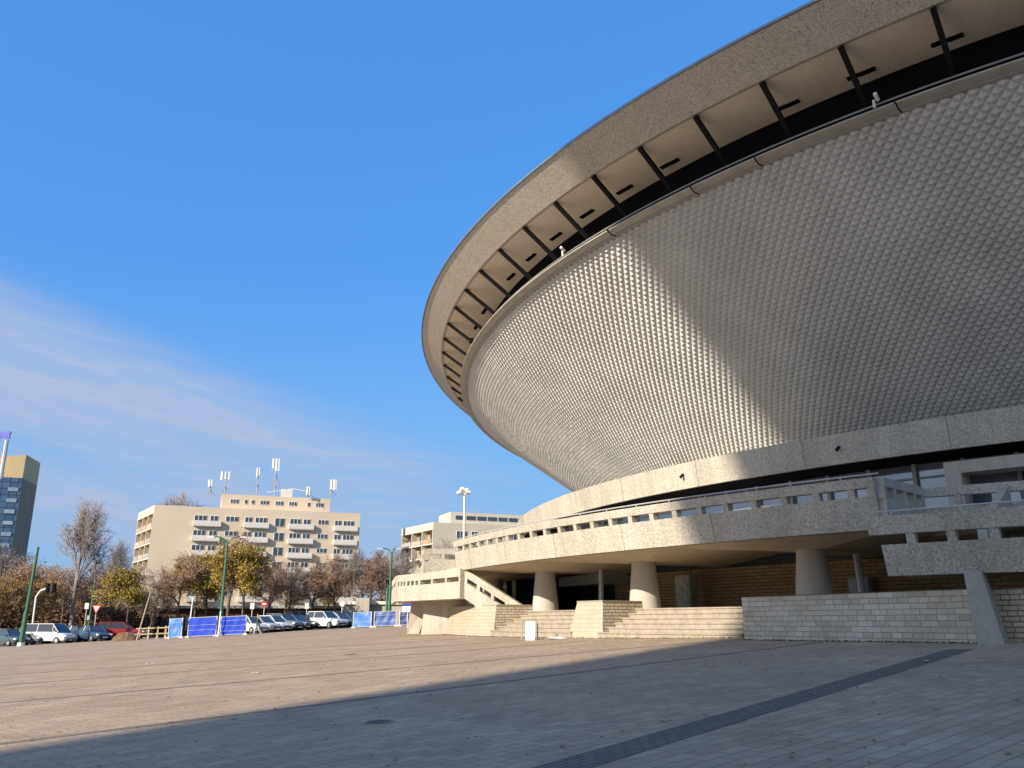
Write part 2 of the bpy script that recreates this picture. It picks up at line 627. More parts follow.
# the bowl: rows of small pyramids on a diamond grid
def bowlp(k, a, out=0.0):
    """k=0 at the base ring, k=1 under the ledge"""
    b_ = Vector(pol(36.9, a, 8.0))
    t_ = Vector(tp(51.5, a, 16.17))
    p = b_.lerp(t_, k)
    if out:
        nn = Vector((cos(R(a)) * 0.49, sin(R(a)) * 0.49, -0.87))
        p = p + nn * out
    return tuple(p)


NROW = 76
NCOL = 738
ST = 360.0 / NCOL
mb = MB()
i0, i1 = int(A0 / ST), int(A1 / ST)
verts, faces = [], []
idx = {}


def bv(row, half):
    key = (row, half)
    if key not in idx:
        idx[key] = len(verts)
        verts.append(bowlp(row / NROW, half * ST / 2))
    return idx[key]


for row in range(1, NROW):
    par = row % 2
    for i in range(i0, i1):
        h = 2 * i + par
        # diamond centred at (row, h)
        l, r_ = bv(row, h - 1), bv(row, h + 1)
        dn, up = bv(row - 1, h), bv(row + 1, h)
        c = len(verts)
        jit = random.gauss(0, 0.006)
        verts.append(bowlp((row + 0.05) / NROW, h * ST / 2 + random.gauss(0, 0.008), 0.135 + jit))
        faces += [(l, dn, c), (dn, r_, c), (r_, up, c), (up, l, c)]
off = Vector(arena['abs'])
me = bpy.data.meshes.new('bowl_cladding')
me.from_pydata([(v[0] - off.x, v[1] - off.y, v[2] - off.z) for v in verts], [], faces)
me.materials.append(M_clad)
ob = bpy.data.objects.new('bowl_cladding', me)
COL.objects.link(ob)
ob.parent = arena
mb = MB()
for k in range(120):
    a0_, a1_ = k * 3, k * 3 + 3
    ins = -0.03
    mb.quad(bowlp(0, a0_, ins), bowlp(0, a1_, ins), bowlp(1, a1_, ins), bowlp(1, a0_, ins))
mb.build('bowl_shell', M_clad, arena, True)

# ring beam under the bowl
mb = MB()
mb.revolve([(47.15, 7.48), (47.304, 8.615), (46.9, 8.63), (36.0, 8.45), (36.0, 7.9), (46.5, 7.50)], 0, 360, 1.0, pol, False)
mb.build('ring_beam', M_pebble, arena, True)
mb = MB()
for k in range(A0, A1):
    mb.quad(pol(47.0, k, 7.475), pol(47.0, k + 1, 7.475), pol(44.6, k + 1, 7.40), pol(44.6, k, 7.40))
mb.build('beam_underside', M_blackmat, arena)
# glazing under the ring beam, with mullions
mb = MB()
mb.revolve([(45.2, 4.5), (45.2, 7.45), (45.0, 7.45), (45.0, 4.5)], A0, A1, 2.25, pol)
mb.build('glazing', M_glassB, arena)
mb = MB()
mb.revolve([(45.28, 6.86), (45.28, 6.93), (45.2, 6.93), (45.2, 6.86)], A0, A1, 2.25, pol)
mb.build('transom', M_grey, arena)
for k in range(-18, 20):
    a = 217.56 + 2.2 * k
    if not (A0 < a < A1):
        continue
    mb = MB()
    mb.box(pol(45.27, a, 5.97), (0.18, 0.14, 2.95), R(a))
    mb.build('mullion', M_grey, arena)
# entrance wall below the terrace
mb = MB()
mb.revolve([(46.0, 1.6), (46.0, 3.98), (45.6, 3.98), (45.6, 1.6)], 203.0, 262, 1.0, pol)
mb.build('entrance_wall', M_brown, arena)
mb = MB()
mb.revolve([(45.9, 3.98), (45.9, 4.55), (45.5, 4.55), (45.5, 3.98)], 180, 262, 1.0, pol)
mb.build('clerestory', M_glass, arena)
mb = MB()
mb.revolve([(45.7, 1.6), (45.7, 3.98), (45.4, 3.98), (45.4, 1.6)], 170, 203, 1.0, pol)
mb.build('entrance_glazing', M_glass, arena)
for a in (184, 187, 190, 193, 196, 199.2, 201.2):
    mb = MB()
    mb.box(pol(45.78, a, 2.95), (0.16, 0.12, 2.3), R(a))
    mb.build('door_frame', M_black, arena)
mb = MB()
mb.revolve([(47.6, 3.55), (47.6, 4.05), (46.0, 4.05), (46.0, 3.55)], 198.6, 204.6, 0.6, pol)
mb.build('door_canopy', M_grey, arena)
mb = MB()
mb.revolve([(49.3, 1.6), (49.3, 4.4), (49.1, 4.4), (49.1, 1.6)], 160, 196.5, 1.0, pol)
mb.build('lobby_glazing', M_glass, arena)
mb = MB()
mb.wallquad(pol(49.3, 196.5)[:2], pol(45.7, 196.5)[:2], 1.6, 4.4)
mb.wallquad(pol(49.25, 196.55)[:2], pol(45.7, 196.55)[:2], 1.6, 4.4)
mb.build('lobby_end_wall', M_black, arena)
for a in (176, 179, 182, 185, 188, 191, 194, 196.4):
    mb = MB()
    mb.box(pol(49.38, a, 3.0), (0.16, 0.14, 2.8), R(a))
    mb.build('door_frame', M_black, arena)
for k in range(-8, 9):
    a = 213.3 + 6.65 * k
    if A0 < a < A1:
        mb = MB()
        for r_, z_ in ((47.15, 7.5),):
            hw = 0.010
            mb.quad(pol(47.163, a - hw, 7.5), pol(47.163, a + hw, 7.5), pol(47.313, a + hw, 8.6), pol(47.313, a - hw, 8.6))
        mb.build('cast_joint', M_joint, arena)
# concrete portal frame on the upper level
mb = MB()
for a0_, a1_, z0, z1 in ((226.1, 236.5, 6.66, 7.08), (226.1, 226.75, 4.5, 6.66), (229.6, 230.1, 4.5, 6.66), (233.2, 233.9, 4.5, 6.66)):
    mb.revolve([(46.9, z0), (46.9, z1), (45.9, z1), (45.9, z0)], a0_, a1_, 0.8, pol)
mb.build('portal_frame', M_conc, arena)
# small lamps and cameras fixed to the bands
for rr, a, z, in ((47.25, 212.3, 8.1), (47.25, 221.8, 8.1)):
    mb = MB()
    mb.box(pol(rr + 0.03, a, z), (0.12, 0.08, 0.08), R(a))
    mb.tube(pol(rr + 0.05, a, z), pol(rr + 0.18, a, z - 0.13), 0.05, 0.07, 8)
    mb.build('floodlight', M_black, arena)
for a, up_ in ((227.35, 16.55), (209.1, 16.55)):
    mb = MB()
    p = Vector(tp(52.0, a, up_))
    mb.tube(p, p + Vector((-0.2, -0.25, 0.08)), 0.07, 0.07, 8)
    mb.box(p + Vector((-0.1, 0.1, -0.1)), (0.07, 0.07, 0.3), 0.4)
    mb.build('security_camera', M_white, arena)

# ------------------------------------------------------------------ raised terrace
terr = empty('terrace', pol(53, 213, 1.1), 'curved raised terrace of washed concrete carried on round columns around the arena', 'terrace')


def FR(z):
    return 53.85 + 0.20 * (z - 4.22)


FA0, FA1 = 200.4, 226.35
SEGS = ((FA0, FA1),)
mb = MB()
mb.revolve([(FR(4.22), 4.22), (FR(5.15), 5.15), (FR(5.15) - 0.28, 5.15), (FR(4.22) - 0.3, 4.22)], FA0, FA1, 0.6, pol)
mb.build('parapet', M_pebble, terr, True)
mb = MB()
mb.revolve([(FR(5.40), 5.40), (FR(5.68), 5.68), (FR(5.68) - 0.3, 5.68), (FR(5.40) - 0.28, 5.40)], FA0, FA1, 0.6, pol)
mb.build('parapet_cap', M_pebble, terr, True)
k = 0
a = 218.85 - 1.126 * 17
while a < FA1:
    if a > FA0:
        mb = MB()
        hw = 0.10 / 53 * 180 / pi
        mb.revolve([(FR(5.15) - 0.02, 5.15), (FR(5.40) - 0.02, 5.40), (FR(5.40) - 0.26, 5.40), (FR(5.15) - 0.26, 5.15)], a - hw, a + hw, 1, pol)
        mb.build('parapet_post', M_pebble, terr)
    a += 1.126
# end posts
for a in (FA0 + .12, FA1 - .12):
    mb = MB()
    mb.revolve([(FR(5.15) - .01, 5.15), (FR(5.40) - .01, 5.40), (FR(5.40) - 0.27, 5.40), (FR(5.15) - 0.27, 5.15)], a - .11, a + .11, 1, pol)
    mb.build('parapet_post', M_pebble, terr)
for k in (-1, 0, 1):
    for da in (0.9, 5.3):
        a = 213.3 + 8.85 * k - 4.4 + da - 2.6
        if FA0 < a < FA1:
            mb = MB()
            hw = 0.009
            mb.quad(pol(FR(4.22) + .006, a - hw, 4.23), pol(FR(4.22) + .006, a + hw, 4.23), pol(FR(5.15) + .006, a + hw, 5.14), pol(FR(5.15) + .006, a - hw, 5.14))
            mb.build('cast_joint', M_joint, terr)
# metal rail along the cap
mb = MB()
mb.revolve([(53.90, 5.78), (53.925, 5.805), (53.90, 5.83), (53.875, 5.805)], FA0 + 0.2, FA1 + 0.1, 0.6, pol)
a = FA0 + 1.2
while a < FA1:
    mb.tube(pol(53.9, a, 5.68), pol(53.9, a, 5.8), 0.018, n=6)
    a += 1.69
mb.build('handrail', M_rail, terr)
# floor slab, other stretches of the same parapet past the two stair gaps
mb = MB()
mb.revolve([(53.55, 4.25), (53.55, 4.48), (45.0, 4.48), (45.0, 4.42), (52.0, 4.33)], 176, FA1, 1.0, pol)
mb.revolve([(49.5, 4.33), (49.5, 4.48), (45.0, 4.48), (45.0, 4.40)], FA1, 262, 1.0, pol)
mb.build('floor_slab', M_under, terr)
# folded underside: deep at the columns, shallow between
COLS = [213.3 + 8.85 * k for k in range(-2, 6)]
mb = MB()
for a in [213.3 + 8.85 * k for k in range(-3, 3)]:
    A_ = a
    half = 4.425
    top_o = 4.325
    c_in, c_out = Vector(pol(50.0, A_, 4.05)), Vector(pol(51.2, A_, 4.05))
    for sgn in (-1, 1):
        m_ = A_ + sgn * half
        if m_ > 228 or m_ < 186:
            continue
        mo, mi_ = Vector(pol(53.6, m_, 4.215)), Vector(pol(46.0, m_, 4.46))
        ao = Vector(pol(53.6, A_, 4.215))
        ai = Vector(pol(46.0, A_, 4.02))
        e1 = Vector(pol(51.2, A_ + sgn * 1.0, 4.03))
        e2 = Vector(pol(50.0, A_ + sgn * 1.0, 4.03))
        mid = Vector(pol(50.6, m_, 4.46))
        mb.poly([c_out, e1, mo, ao])
        mb.poly([e1, mid, mo])
        mb.poly([e1, e2, mid])
        mb.poly([e2, mi_, mid])
        mb.poly([e2, c_in, ai, mi_])
        mb.poly([c_out, c_in, e2, e1])
mb.build('underside', M_under, terr)
for a in COLS:
    if a > 228:
        continue
    mb = MB()
    x, y, _ = pol(50.6, a)
    N = 24
    prof = [(0.66, 1.9), (0.645, 2.3), (0.56, 3.2), (0.50, 3.8), (0.49, 4.1)]
    for (r0, z0), (r1, z1) in zip(prof[:-1], prof[1:]):
        for i in range(N):
            t0, t1 = 2 * pi * i / N, 2 * pi * (i + 1) / N
            mb.quad((x + r0 * cos(t0), y + r0 * sin(t0), z0), (x + r0 * cos(t1), y + r0 * sin(t1), z0),
                    (x + r1 * cos(t1), y + r1 * sin(t1), z1), (x + r1 * cos(t0), y + r1 * sin(t0), z1))
    mb.build('column', M_colm, terr, True)
for a, r_ in ((206.2, 48.4), (222.75, 48.2)):
    mb = MB()
    mb.tube(pol(r_, a, 2.0), pol(r_ - 0.2, a - .25, 4.4), 0.13, 0.13, 10)
    mb.build('steel_post', M_steel, terr)


def parapet_line(parent, pts, z0, z1, s0, s1, th, ends=True, mat=None, nposts=3, zoff=None):
    """solid lower wall z0..s0, posts s0..s1 and cap s1..z1 along the polyline; zoff lifts each corner"""
    mat = mat or M_pebble
    zoff = zoff or [0] * len(pts)
    lo, up, po = MB(), MB(), []
    for (a, b), (da, db) in zip(zip(pts[:-1], pts[1:]), zip(zoff[:-1], zoff[1:])):
        a, b = Vector(a), Vector(b)
        d = (b - a).normalized()
        s = Vector((-d.y, d.x)) * th
        for m_, q0, q1 in ((lo, z0, s0), (up, s1, z1)):
            P = []
            for pnt, dz in ((a, da), (b, db)):
                for sh in (Vector((0, 0)), s):
                    for z in (q0, q1):
                        P.append((pnt.x + sh.x, pnt.y + sh.y, z + dz))
            L = (b - a).length
            for idx_ in ((0, 1, 3, 2), (4, 6, 7, 5), (0, 4, 5, 1), (2, 3, 7, 6), (0, 2, 6, 4), (1, 5, 7, 3)):
                m_.quad(*[P[i] for i in idx_])
        for k_ in range(nposts + 1):
            t_ = (k_ + 0.0) / nposts
            t_ = clampf(t_, 0.02, 0.98)
            c = a.lerp(b, t_)
            dz = da + (db - da) * t_
            pm = MB()
            ang_ = math.atan2(d.y, d.x)
            pm.box((c.x + s.x / 2, c.y + s.y / 2, (s0 + s1) / 2 + dz), (0.18, th * 0.9, (s1 - s0) + 0.06), ang_)
            po.append(pm)
    lo.build('parapet', mat, parent)
    up.build('parapet_cap', mat, parent)
    for pm in po:
        pm.build('parapet_post', mat, parent)


# right end of the terrace: the parapet turns in, then runs on behind the stair
c0 = pol(54.13, FA1)[:2]
c1 = (12.55, 26.35)
c1b = pol(50.6, 229.0)[:2]
c2 = pol(50.4, 232.0)[:2]
parapet_line(terr, [pol(53.86, FA1 - .03)[:2], c1], 4.33, 5.68, 5.10, 5.42, -0.25, nposts=4, mat=M_conc)
parapet_line(terr, [c1, c1b, c2], 4.33, 5.68, 5.05, 5.40, 0.25, nposts=2, mat=M_pebble)
# stretch beyond the left stair gap, with its end turned towards the entrance
parapet_line(terr, [(-5.0, 50.4), (-4.75, 49.1), (-3.1, 49.3)], 4.3, 5.72, 5.12, 5.40, -0.25, nposts=2)
mb = MB()
mb.revolve([(54.1, 5.40), (54.1, 5.72), (53.8, 5.72), (53.8, 5.40)], 176, 193.4, 0.8, pol)
mb.revolve([(54.1, 4.4), (54.1, 5.12), (53.8, 5.12), (53.8, 4.4)], 176, 193.4, 0.8, pol)
mb.build('far_parapet', M_pebble, terr)

# ------------------------------------------------------------------ left landing with its stair
land = empty('stair_landing', (-4.5, 47.5, 1.1), 'concrete landing on wedge legs with stair down to the entrance, left of the columns', 'stair landing')
W = [(-7.6, 57.0), (-6.62, 51.2), (-6.38, 50.1), (-5.75, 49.1), (-4.9, 47.9), (-2.38, 43.7)]
parapet_line(land, W, 2.83, 4.28, 3.66, 3.90, -0.25, nposts=3)
mb = MB()
poly = [(-7.4, 57.0), (-6.45, 51.2), (-6.2, 50.2), (-5.6, 49.2), (-4.75, 48.0), (-2.3, 43.9), (-0.6, 46.0), (-1.6, 50.0), (-3.0, 57.0)]
mb.poly([(x, y, 2.86) for x, y in poly])
mb.poly([(x, y, 3.1) for x, y in reversed(poly)])
for i in range(len(poly)):
    a, b = poly[i], poly[(i + 1) % len(poly)]
    mb.wallquad(a, b, 2.86, 3.1)
mb.build('floor_slab', M_under, land)
# sloping balustrade of the stair
parapet_line(land, [(-2.38, 43.7), (0.45, 42.0)], 2.83, 4.28, 3.66, 3.90, 0.25, nposts=4, zoff=[0, -1.80])
mb = MB()
for k in range(8):
    t0, t1 = k / 8, (k + 1) / 8
    a = Vector((-1.9, 44.9)).lerp(Vector((1.0, 43.2)), t0)
    b = Vector((-1.9, 44.9)).lerp(Vector((1.0, 43.2)), t1)
    z = 3.1 - 0.15 * (k + 1)
    d = (b - a)
    c = (a + b) / 2
    s = Vector((-d.y, d.x)).normalized() * -0.85
    mb.box((c.x, c.y, z - 0.2), (d.length, 1.3, 0.4), math.atan2(d.y, d.x))
mb.build('stair_steps', M_step, land)
for q in ([(-6.62, 56.6), (-5.35, 53.2), (-4.9, 54.2), (-6.1, 57.0)], [(-5.55, 51.6), (-3.75, 51.0), (-3.4, 52.2), (-5.2, 52.6)]):
    pass
for base_, top_ in ((((-6.35, 53.2), (-5.55, 52.6), (-5.2, 54.4), (-6.0, 55.2)), ((-6.0, 52.4), (-4.95, 52.0), (-4.7, 53.8), (-5.7, 54.6))),
                    (((-5.2, 50.3), (-3.6, 49.2), (-2.6, 50.8), (-4.2, 52.0)), ((-4.95, 50.1), (-1.9, 47.6), (-1.2, 49.2), (-4.2, 51.8)))):
    mb = MB()
    for i in range(4):
        j = (i + 1) % 4
        mb.quad((*base_[i], 0.9), (*base_[j], 0.9), (*top_[j], 2.86), (*top_[i], 2.86))
    mb.poly([(*p, 0.9) for p in base_])
    mb.poly([(*p, 2.86) for p in top_])
    mb.build('support_leg', M_conc, land)

# ------------------------------------------------------------------ right landing (projecting, in shade)
landr = empty('stair_landing', pol(56.5, 230, 1.1), 'projecting concrete landing on a slanted leg above the pale stone wall at right', 'stair landing')
GA0, GA1 = 227.45, 262
mb = MB()
mb.revolve([(56.75, 2.77), (57.0, 3.51), (56.75, 3.51), (56.45, 2.77)], GA0, GA1, 0.8, pol)
mb.build('parapet', M_pebble, landr, True)
mb = MB()
mb.revolve([(57.06, 3.76), (57.16, 4.19), (56.8, 4.19), (56.8, 3.76)], GA0 - 0.25, GA1, 0.8, pol)
mb.build('parapet_cap', M_pebble, landr, True)
a = GA0 + 0.72
while a < GA1:
    mb = MB()
    mb.revolve([(56.98, 3.51), (57.03, 3.76), (56.78, 3.76), (56.78, 3.51)], a - 0.1, a + 0.1, 1, pol)
    mb.build('parapet_post', M_pebble, landr)
    a += 0.92
mb = MB()
mb.revolve([(56.9, 4.31), (56.92, 4.33), (56.9, 4.35), (56.88, 4.33)], GA0 - 0.2, GA1, 0.8, pol)
a = GA0 + 0.3
while a < GA1:
    mb.tube(pol(56.9, a, 4.18), pol(56.9, a, 4.35), 0.02, n=6)
    a += 1.6
mb.build('handrail', M_rail, landr)
mb = MB()
mb.revolve([(56.5, 2.80), (56.5, 3.05), (53.9, 3.05), (53.9, 2.80)], GA0 + 0.05, GA1, 0.8, pol)
mb.build('floor_slab', M_under, landr)
# parapet at the end of the landing and the stair up to the terrace
mb = MB()
P0, P1 = pol(53.9, 229.2), pol(51.0, 230.6)
n_ = 8
for k in range(n_):
    t0 = k / n_
    rr0 = 53.9 - (53.9 - 50.6) * t0
    rr1 = 53.9 - (53.9 - 50.6) * (k + 1) / n_
    zz = 3.05 + (4.48 - 3.05) * (k + 1) / n_
    mb.revolve([(rr0, zz - 0.5), (rr0, zz), (rr1, zz), (rr1, zz - 0.5)], 229.4, 232.6, 1.6, pol)
mb.build('stair_steps', M_step, landr)
for a_, nm in ((229.15, 'stair_balustrade'), (232.8, 'stair_balustrade')):
    mb = MB()
    hw = 0.12
    P = []
    for rr, z in ((54.2, 2.95), (54.2, 4.05), (50.5, 5.60), (50.5, 4.4)):
        for da in (-hw, hw):
            P.append(pol(rr, a_ + da, z))
    mb.quad(P[0], P[2], P[4], P[6])
    mb.quad(P[1], P[3], P[5], P[7])
    for i in range(4):
        j = (i + 1) % 4
        mb.quad(P[2 * i], P[2 * j], P[2 * j + 1], P[2 * i + 1])
    mb.build(nm, M_conc, landr)
# the slanted leg
mb = MB()
b_ = [(10.38, 19.8), (10.9, 19.6), (11.6, 20.5), (11.0, 20.9)]
t_ = [(10.36, 19.95), (10.68, 19.8), (11.1, 20.4), (10.8, 20.6)]
for i in range(4):
    j = (i + 1) % 4
    mb.quad((*b_[i], 1.0), (*b_[j], 1.0), (*t_[j], 2.8), (*t_[i], 2.8))
mb.poly([(*p, 1.0) for p in b_])
mb.poly([(*p, 2.8) for p in t_])
mb.build('support_leg', M_conc, landr)

# ------------------------------------------------------------------ platform, stairs and stone walls
plat = MB()
plat.revolve([(51.1, 0.9), (51.1, 2.2), (44, 2.2), (44, 0.9)], 188, 262, 1.0, pol)
tag(plat.build('platform', M_step), kind='structure')


def flight(a0_, a1_, label):
    mb = MB()
    n_ = 6
    prof = [(53.42, 0.95)]
    for k in range(n_):
        r_ = 53.42 - 0.385 * k
        z = 1.15 + (2.2 - 1.15) * (k + 1) / n_ + 0.003
        zb_ = prof[-1][1]
        prof += [(r_, z - 0.055), (r_ + 0.035, z - 0.055), (r_ + 0.035, z), (r_ - 0.385, z)]
    prof += [(51.05, 0.95)]
    prof[-2] = (51.05, prof[-2][1])
    mb.revolve(prof, a0_, a1_, 0.6, pol)
    o = mb.build('steps', M_step)
    return tag(o, label, 'steps', 'stone steps up to the entrance')


flight(204.32, 211.95, 'left flight of low pale stone steps between two stone cheek walls')
flight(213.75, 221.0, 'right flight of low pale stone steps, half of it in shade')


def cheek(a0_, a1_, label, rin=50.5, r0=53.45, r1=53.12):
    e = empty('stone_wall', pol(53, (a0_ + a1_) / 2, 1.0), label, 'stone wall')
    top_ = 2.45
    f_ = MB()
    nf = max(2, int((a1_ - a0_) / 0.6))
    for k in range(nf):
        ta, tb = a0_ + (a1_ - a0_) * k / nf, a0_ + (a1_ - a0_) * (k + 1) / nf
        ba, bb = a0_ - .35 + (a1_ - a0_ + .7) * k / nf, a0_ - .35 + (a1_ - a0_ + .7) * (k + 1) / nf
        f_.quad(pol(r0, ba, 0.9), pol(r0, bb, 0.9), pol(r1, tb, top_), pol(r1, ta, top_),
                [(R(ba) * r0, 0.9), (R(bb) * r0, 0.9), (R(bb) * r0, top_), (R(ba) * r0, top_)])
    f_.build('front_face', M_stone_s, e)
    s_ = MB()
    for a, fl_ in ((a0_, -0.35), (a1_, 0.35)):
        pts = [pol(r0, a + fl_, 0.9), pol(r1, a, top_), pol(rin, a, top_), pol(rin, a + fl_, 0.9)]
        s_.poly(pts, [(r0, 0.9), (r1, top_), (rin, top_), (rin, 0.9)])
    s_.build('side_face', M_stone_r, e)
    t_ = MB()
    t_.revolve([(r1 + 0.02, top_), (r1 + 0.02, top_ + 0.05), (rin, top_ + 0.05), (rin, top_)], a0_ - 0.02, a1_ + 0.02, 0.6, pol)
    t_.build('coping', M_step, e)


cheek(196.2, 204.3, 'battered pale stone wall under the left landing, sunlit')
cheek(211.98, 213.72, 'narrow sunlit stone cheek wall between the two flights of steps')

sw = empty('stone_wall', (8.5, 24, 1.1), 'long coursed pale stone wall in shade below the right landing', 'stone wall')
mb = MB()
wp = [(7.06, 26.95), (10.72, 20.3)]
mb.wallquad(wp[0], wp[1], 0.9, 2.42)
mb.wallquad((7.06 + .6, 26.95 + .9), wp[0], 0.9, 2.42)
mb.wallquad(wp[1], (11.1, 20.6), 0.9, 2.42)
mb.build('face', M_stone, sw)
mb = MB()
d_ = Vector((10.45 - 7.06, 20.75 - 26.95)).normalized()
s_ = Vector((-d_.y, d_.x))
mb.poly([(*(Vector(wp[0]) - s_ * 0.03), 2.425), (*(Vector(wp[1]) - s_ * 0.03), 2.425), (*(Vector(wp[1]) + s_ * 0.5), 2.425), (*(Vector(wp[0]) + s_ * 0.5), 2.425)])
mb.poly([(*(Vector(wp[0]) + s_ * 0.5), 0.9), (*(Vector(wp[1]) + s_ * 0.5), 0.9), (*(Vector(wp[1]) + s_ * 0.5), 2.425), (*(Vector(wp[0]) + s_ * 0.5), 2.425)])
mb.build('coping', M_step, sw)
sw2 = empty('stone_wall', (13, 19, 1.1), 'dark stained stone wall behind the slanted leg at the right edge', 'stone wall')
mb = MB()
mb.wallquad((11.0, 20.7), (14.2, 15.6), 0.9, 2.42)
mb.build('face', M_stone_r, sw2)
mb = MB()
mb.poly([(11.0, 20.7, 2.43), (14.2, 15.6, 2.43), (15.2, 16.2, 2.43), (11.7, 21.4, 2.43)])
mb.build('coping', M_step, sw2)

# cabinet beside the column, small panel further right
cb = empty('cabinet', pol(47.3, 211.3, 2.2), 'tall grey green metal cabinet with streaks against the brown entrance wall', 'cabinet')
mb = MB()
mb.box(pol(47.1, 211.9, 2.2 + 0.75), (0.5, 0.95, 1.5), R(211.9))
mb.build('body', plain('cabinet_paint', (0.22, 0.23, 0.19), 0.6, 0, 0.4, 3.0), cb)
mb = MB()
mb.box(pol(47.36, 211.9, 2.2 + 0.76), (0.03, 0.8, 1.34), R(211.9))
mb.build('door', plain('cabinet_door', (0.27, 0.275, 0.24), 0.6, 0, 0.35, 4.0), cb)
cb2 = empty('cabinet', pol(46.4, 221.6, 2.2), 'small blue grey metal panel box beside the thin steel post in the dark passage', 'cabinet')
mb = MB()
mb.box(pol(46.4, 221.6, 2.9), (0.3, 0.8, 0.75), R(221.6))
mb.build('body', plain('panel_paint', (0.25, 0.28, 0.32), 0.5), cb2)
mb = MB()
mb.box(pol(46.57, 221.6, 2.9), (0.03, 0.68, 0.62), R(221.6))
mb.build('door', plain('panel_door', (0.30, 0.33, 0.38), 0.5), cb2)

# white boards leaning and lying on the plaza
g_ = gz(0.6, 35.0)
bd = empty('board', (0.6, 35.0, g_), 'broken white board leaning on a dark frame near the steps', 'board')
mb = MB()
M_ = Matrix.Translation((0.72, 34.9, g_ + 0.36)) @ Matrix.Rotation(R(-8), 4, 'Z') @ Matrix.Rotation(R(-14), 4, 'X')
mb.box(None, (0.38, 0.03, 0.74), m=M_)
mb.build('panel', M_balc, bd)
mb = MB()
for dx in (-0.34, 0.3):
    mb.tube((0.72 + dx, 35.0, g_), (0.72 + dx * .95, 35.15, g_ + 0.72), 0.025, n=5)
    mb.tube((0.72 + dx, 35.45, g_), (0.72 + dx * .95, 35.15, g_ + 0.72), 0.025, n=5)
mb.tube((0.4, 35.15, g_ + 0.72), (1.0, 35.15, g_ + 0.72), 0.025, n=5)
mb.build('frame', M_grey, bd)
mb = MB()
g2 = gz(1.6, 34.4)
mb.poly([(1.25, 34.5, g2 + 0.05), (1.9, 34.2, g2 + 0.03), (2.15, 34.35, g2 + 0.05), (1.8, 34.75, g2 + 0.12), (1.4, 34.7, g2 + 0.06)])
mb.poly([(1.25, 34.5, g2 + 0.02), (1.9, 34.2, g2 + 0.01), (2.15, 34.35, g2 + 0.02), (1.8, 34.75, g2 + 0.09), (1.4, 34.7, g2 + 0.03)])
tag(mb.build('board', M_white), 'white board piece lying flat on the paving beside the leaning board', 'board')
for (x, y, s, lab) in ((-12.9, 31.8, 0.2, 'small white scrap of litter on the far left paving'), (-6.6, 23.2, 0.12, 'small white scrap of litter by the paving line, left of centre'),
                       (7.5, 16.3, 0.1, 'tiny white scrap of litter on the shaded paving at right')):
    mb = MB()
    z = gz(x, y)
    for k in range(3):
        ox, oy = random.uniform(-s, s), random.uniform(-s, s) * .6
        pts = [(x + ox + s * .7 * cos(t + k) * random.uniform(.5, 1), y + oy + s * .7 * sin(t + k) * random.uniform(.5, 1), z + 0.015 + 0.02 * random.random()) for t in (0, 1.3, 2.6, 3.9, 5.2)]
        mb.poly(pts)
    tag(mb.build('litter', M_white), lab, 'litter')

# ------------------------------------------------------------------ the tall block behind the viewer that shades the right half of the scene
M_tower = smooth_concrete('tower_concrete', (0.40, 0.38, 0.35), 0.3)
tw = empty('office_tower', (-52, -50, 0.2), 'tall office tower with one leaning side, behind the viewer, shading the plaza', 'tower')


def edge_x(z):
    return -54.15 - 0.447 * z + 1.55     # leaning left edge of the front face


mb = MB()
yF, yB = -50.0, -78.0
H = 118.0
fl = [(edge_x(0), yF), (-42, yF), (-42, yB), (edge_x(0) - 3, yB)]
fh = [(edge_x(H), yF), (-42, yF), (-42, yB), (edge_x(H) - 3, yB)]
for i in range(4):
    j = (i + 1) % 4
    mb.quad((*fl[i], -2), (*fl[j], -2), (*fh[j], H), (*fh[i], H))
mb.poly([(*p, H) for p in fh])
mb.build('walls', M_tower, tw)
for k in range(3, 33):
    mb = MB()
    z = 3.4 * k
    mb.box(((edge_x(z) - 42) / 2, yF + 0.03, z + 1.3), (-42 - edge_x(z) - 3, 0.1, 1.7))
    mb.build('window_band', M_glass, tw)

# ------------------------------------------------------------------ apartment blocks
M_render = plain('cream_render', (0.60, 0.505, 0.385), 0.85, 0, 0.07, 0.15)
M_render2 = plain('cream_render_pale', (0.56, 0.50, 0.40), 0.85, 0, 0.07, 0.15)
M_loggia = plain('loggia_wall', (0.36, 0.25, 0.17), 0.85, 0, 0.3, 0.6)
M_frame = plain('window_frame', (0.70, 0.69, 0.66), 0.5, 0, 0.05)


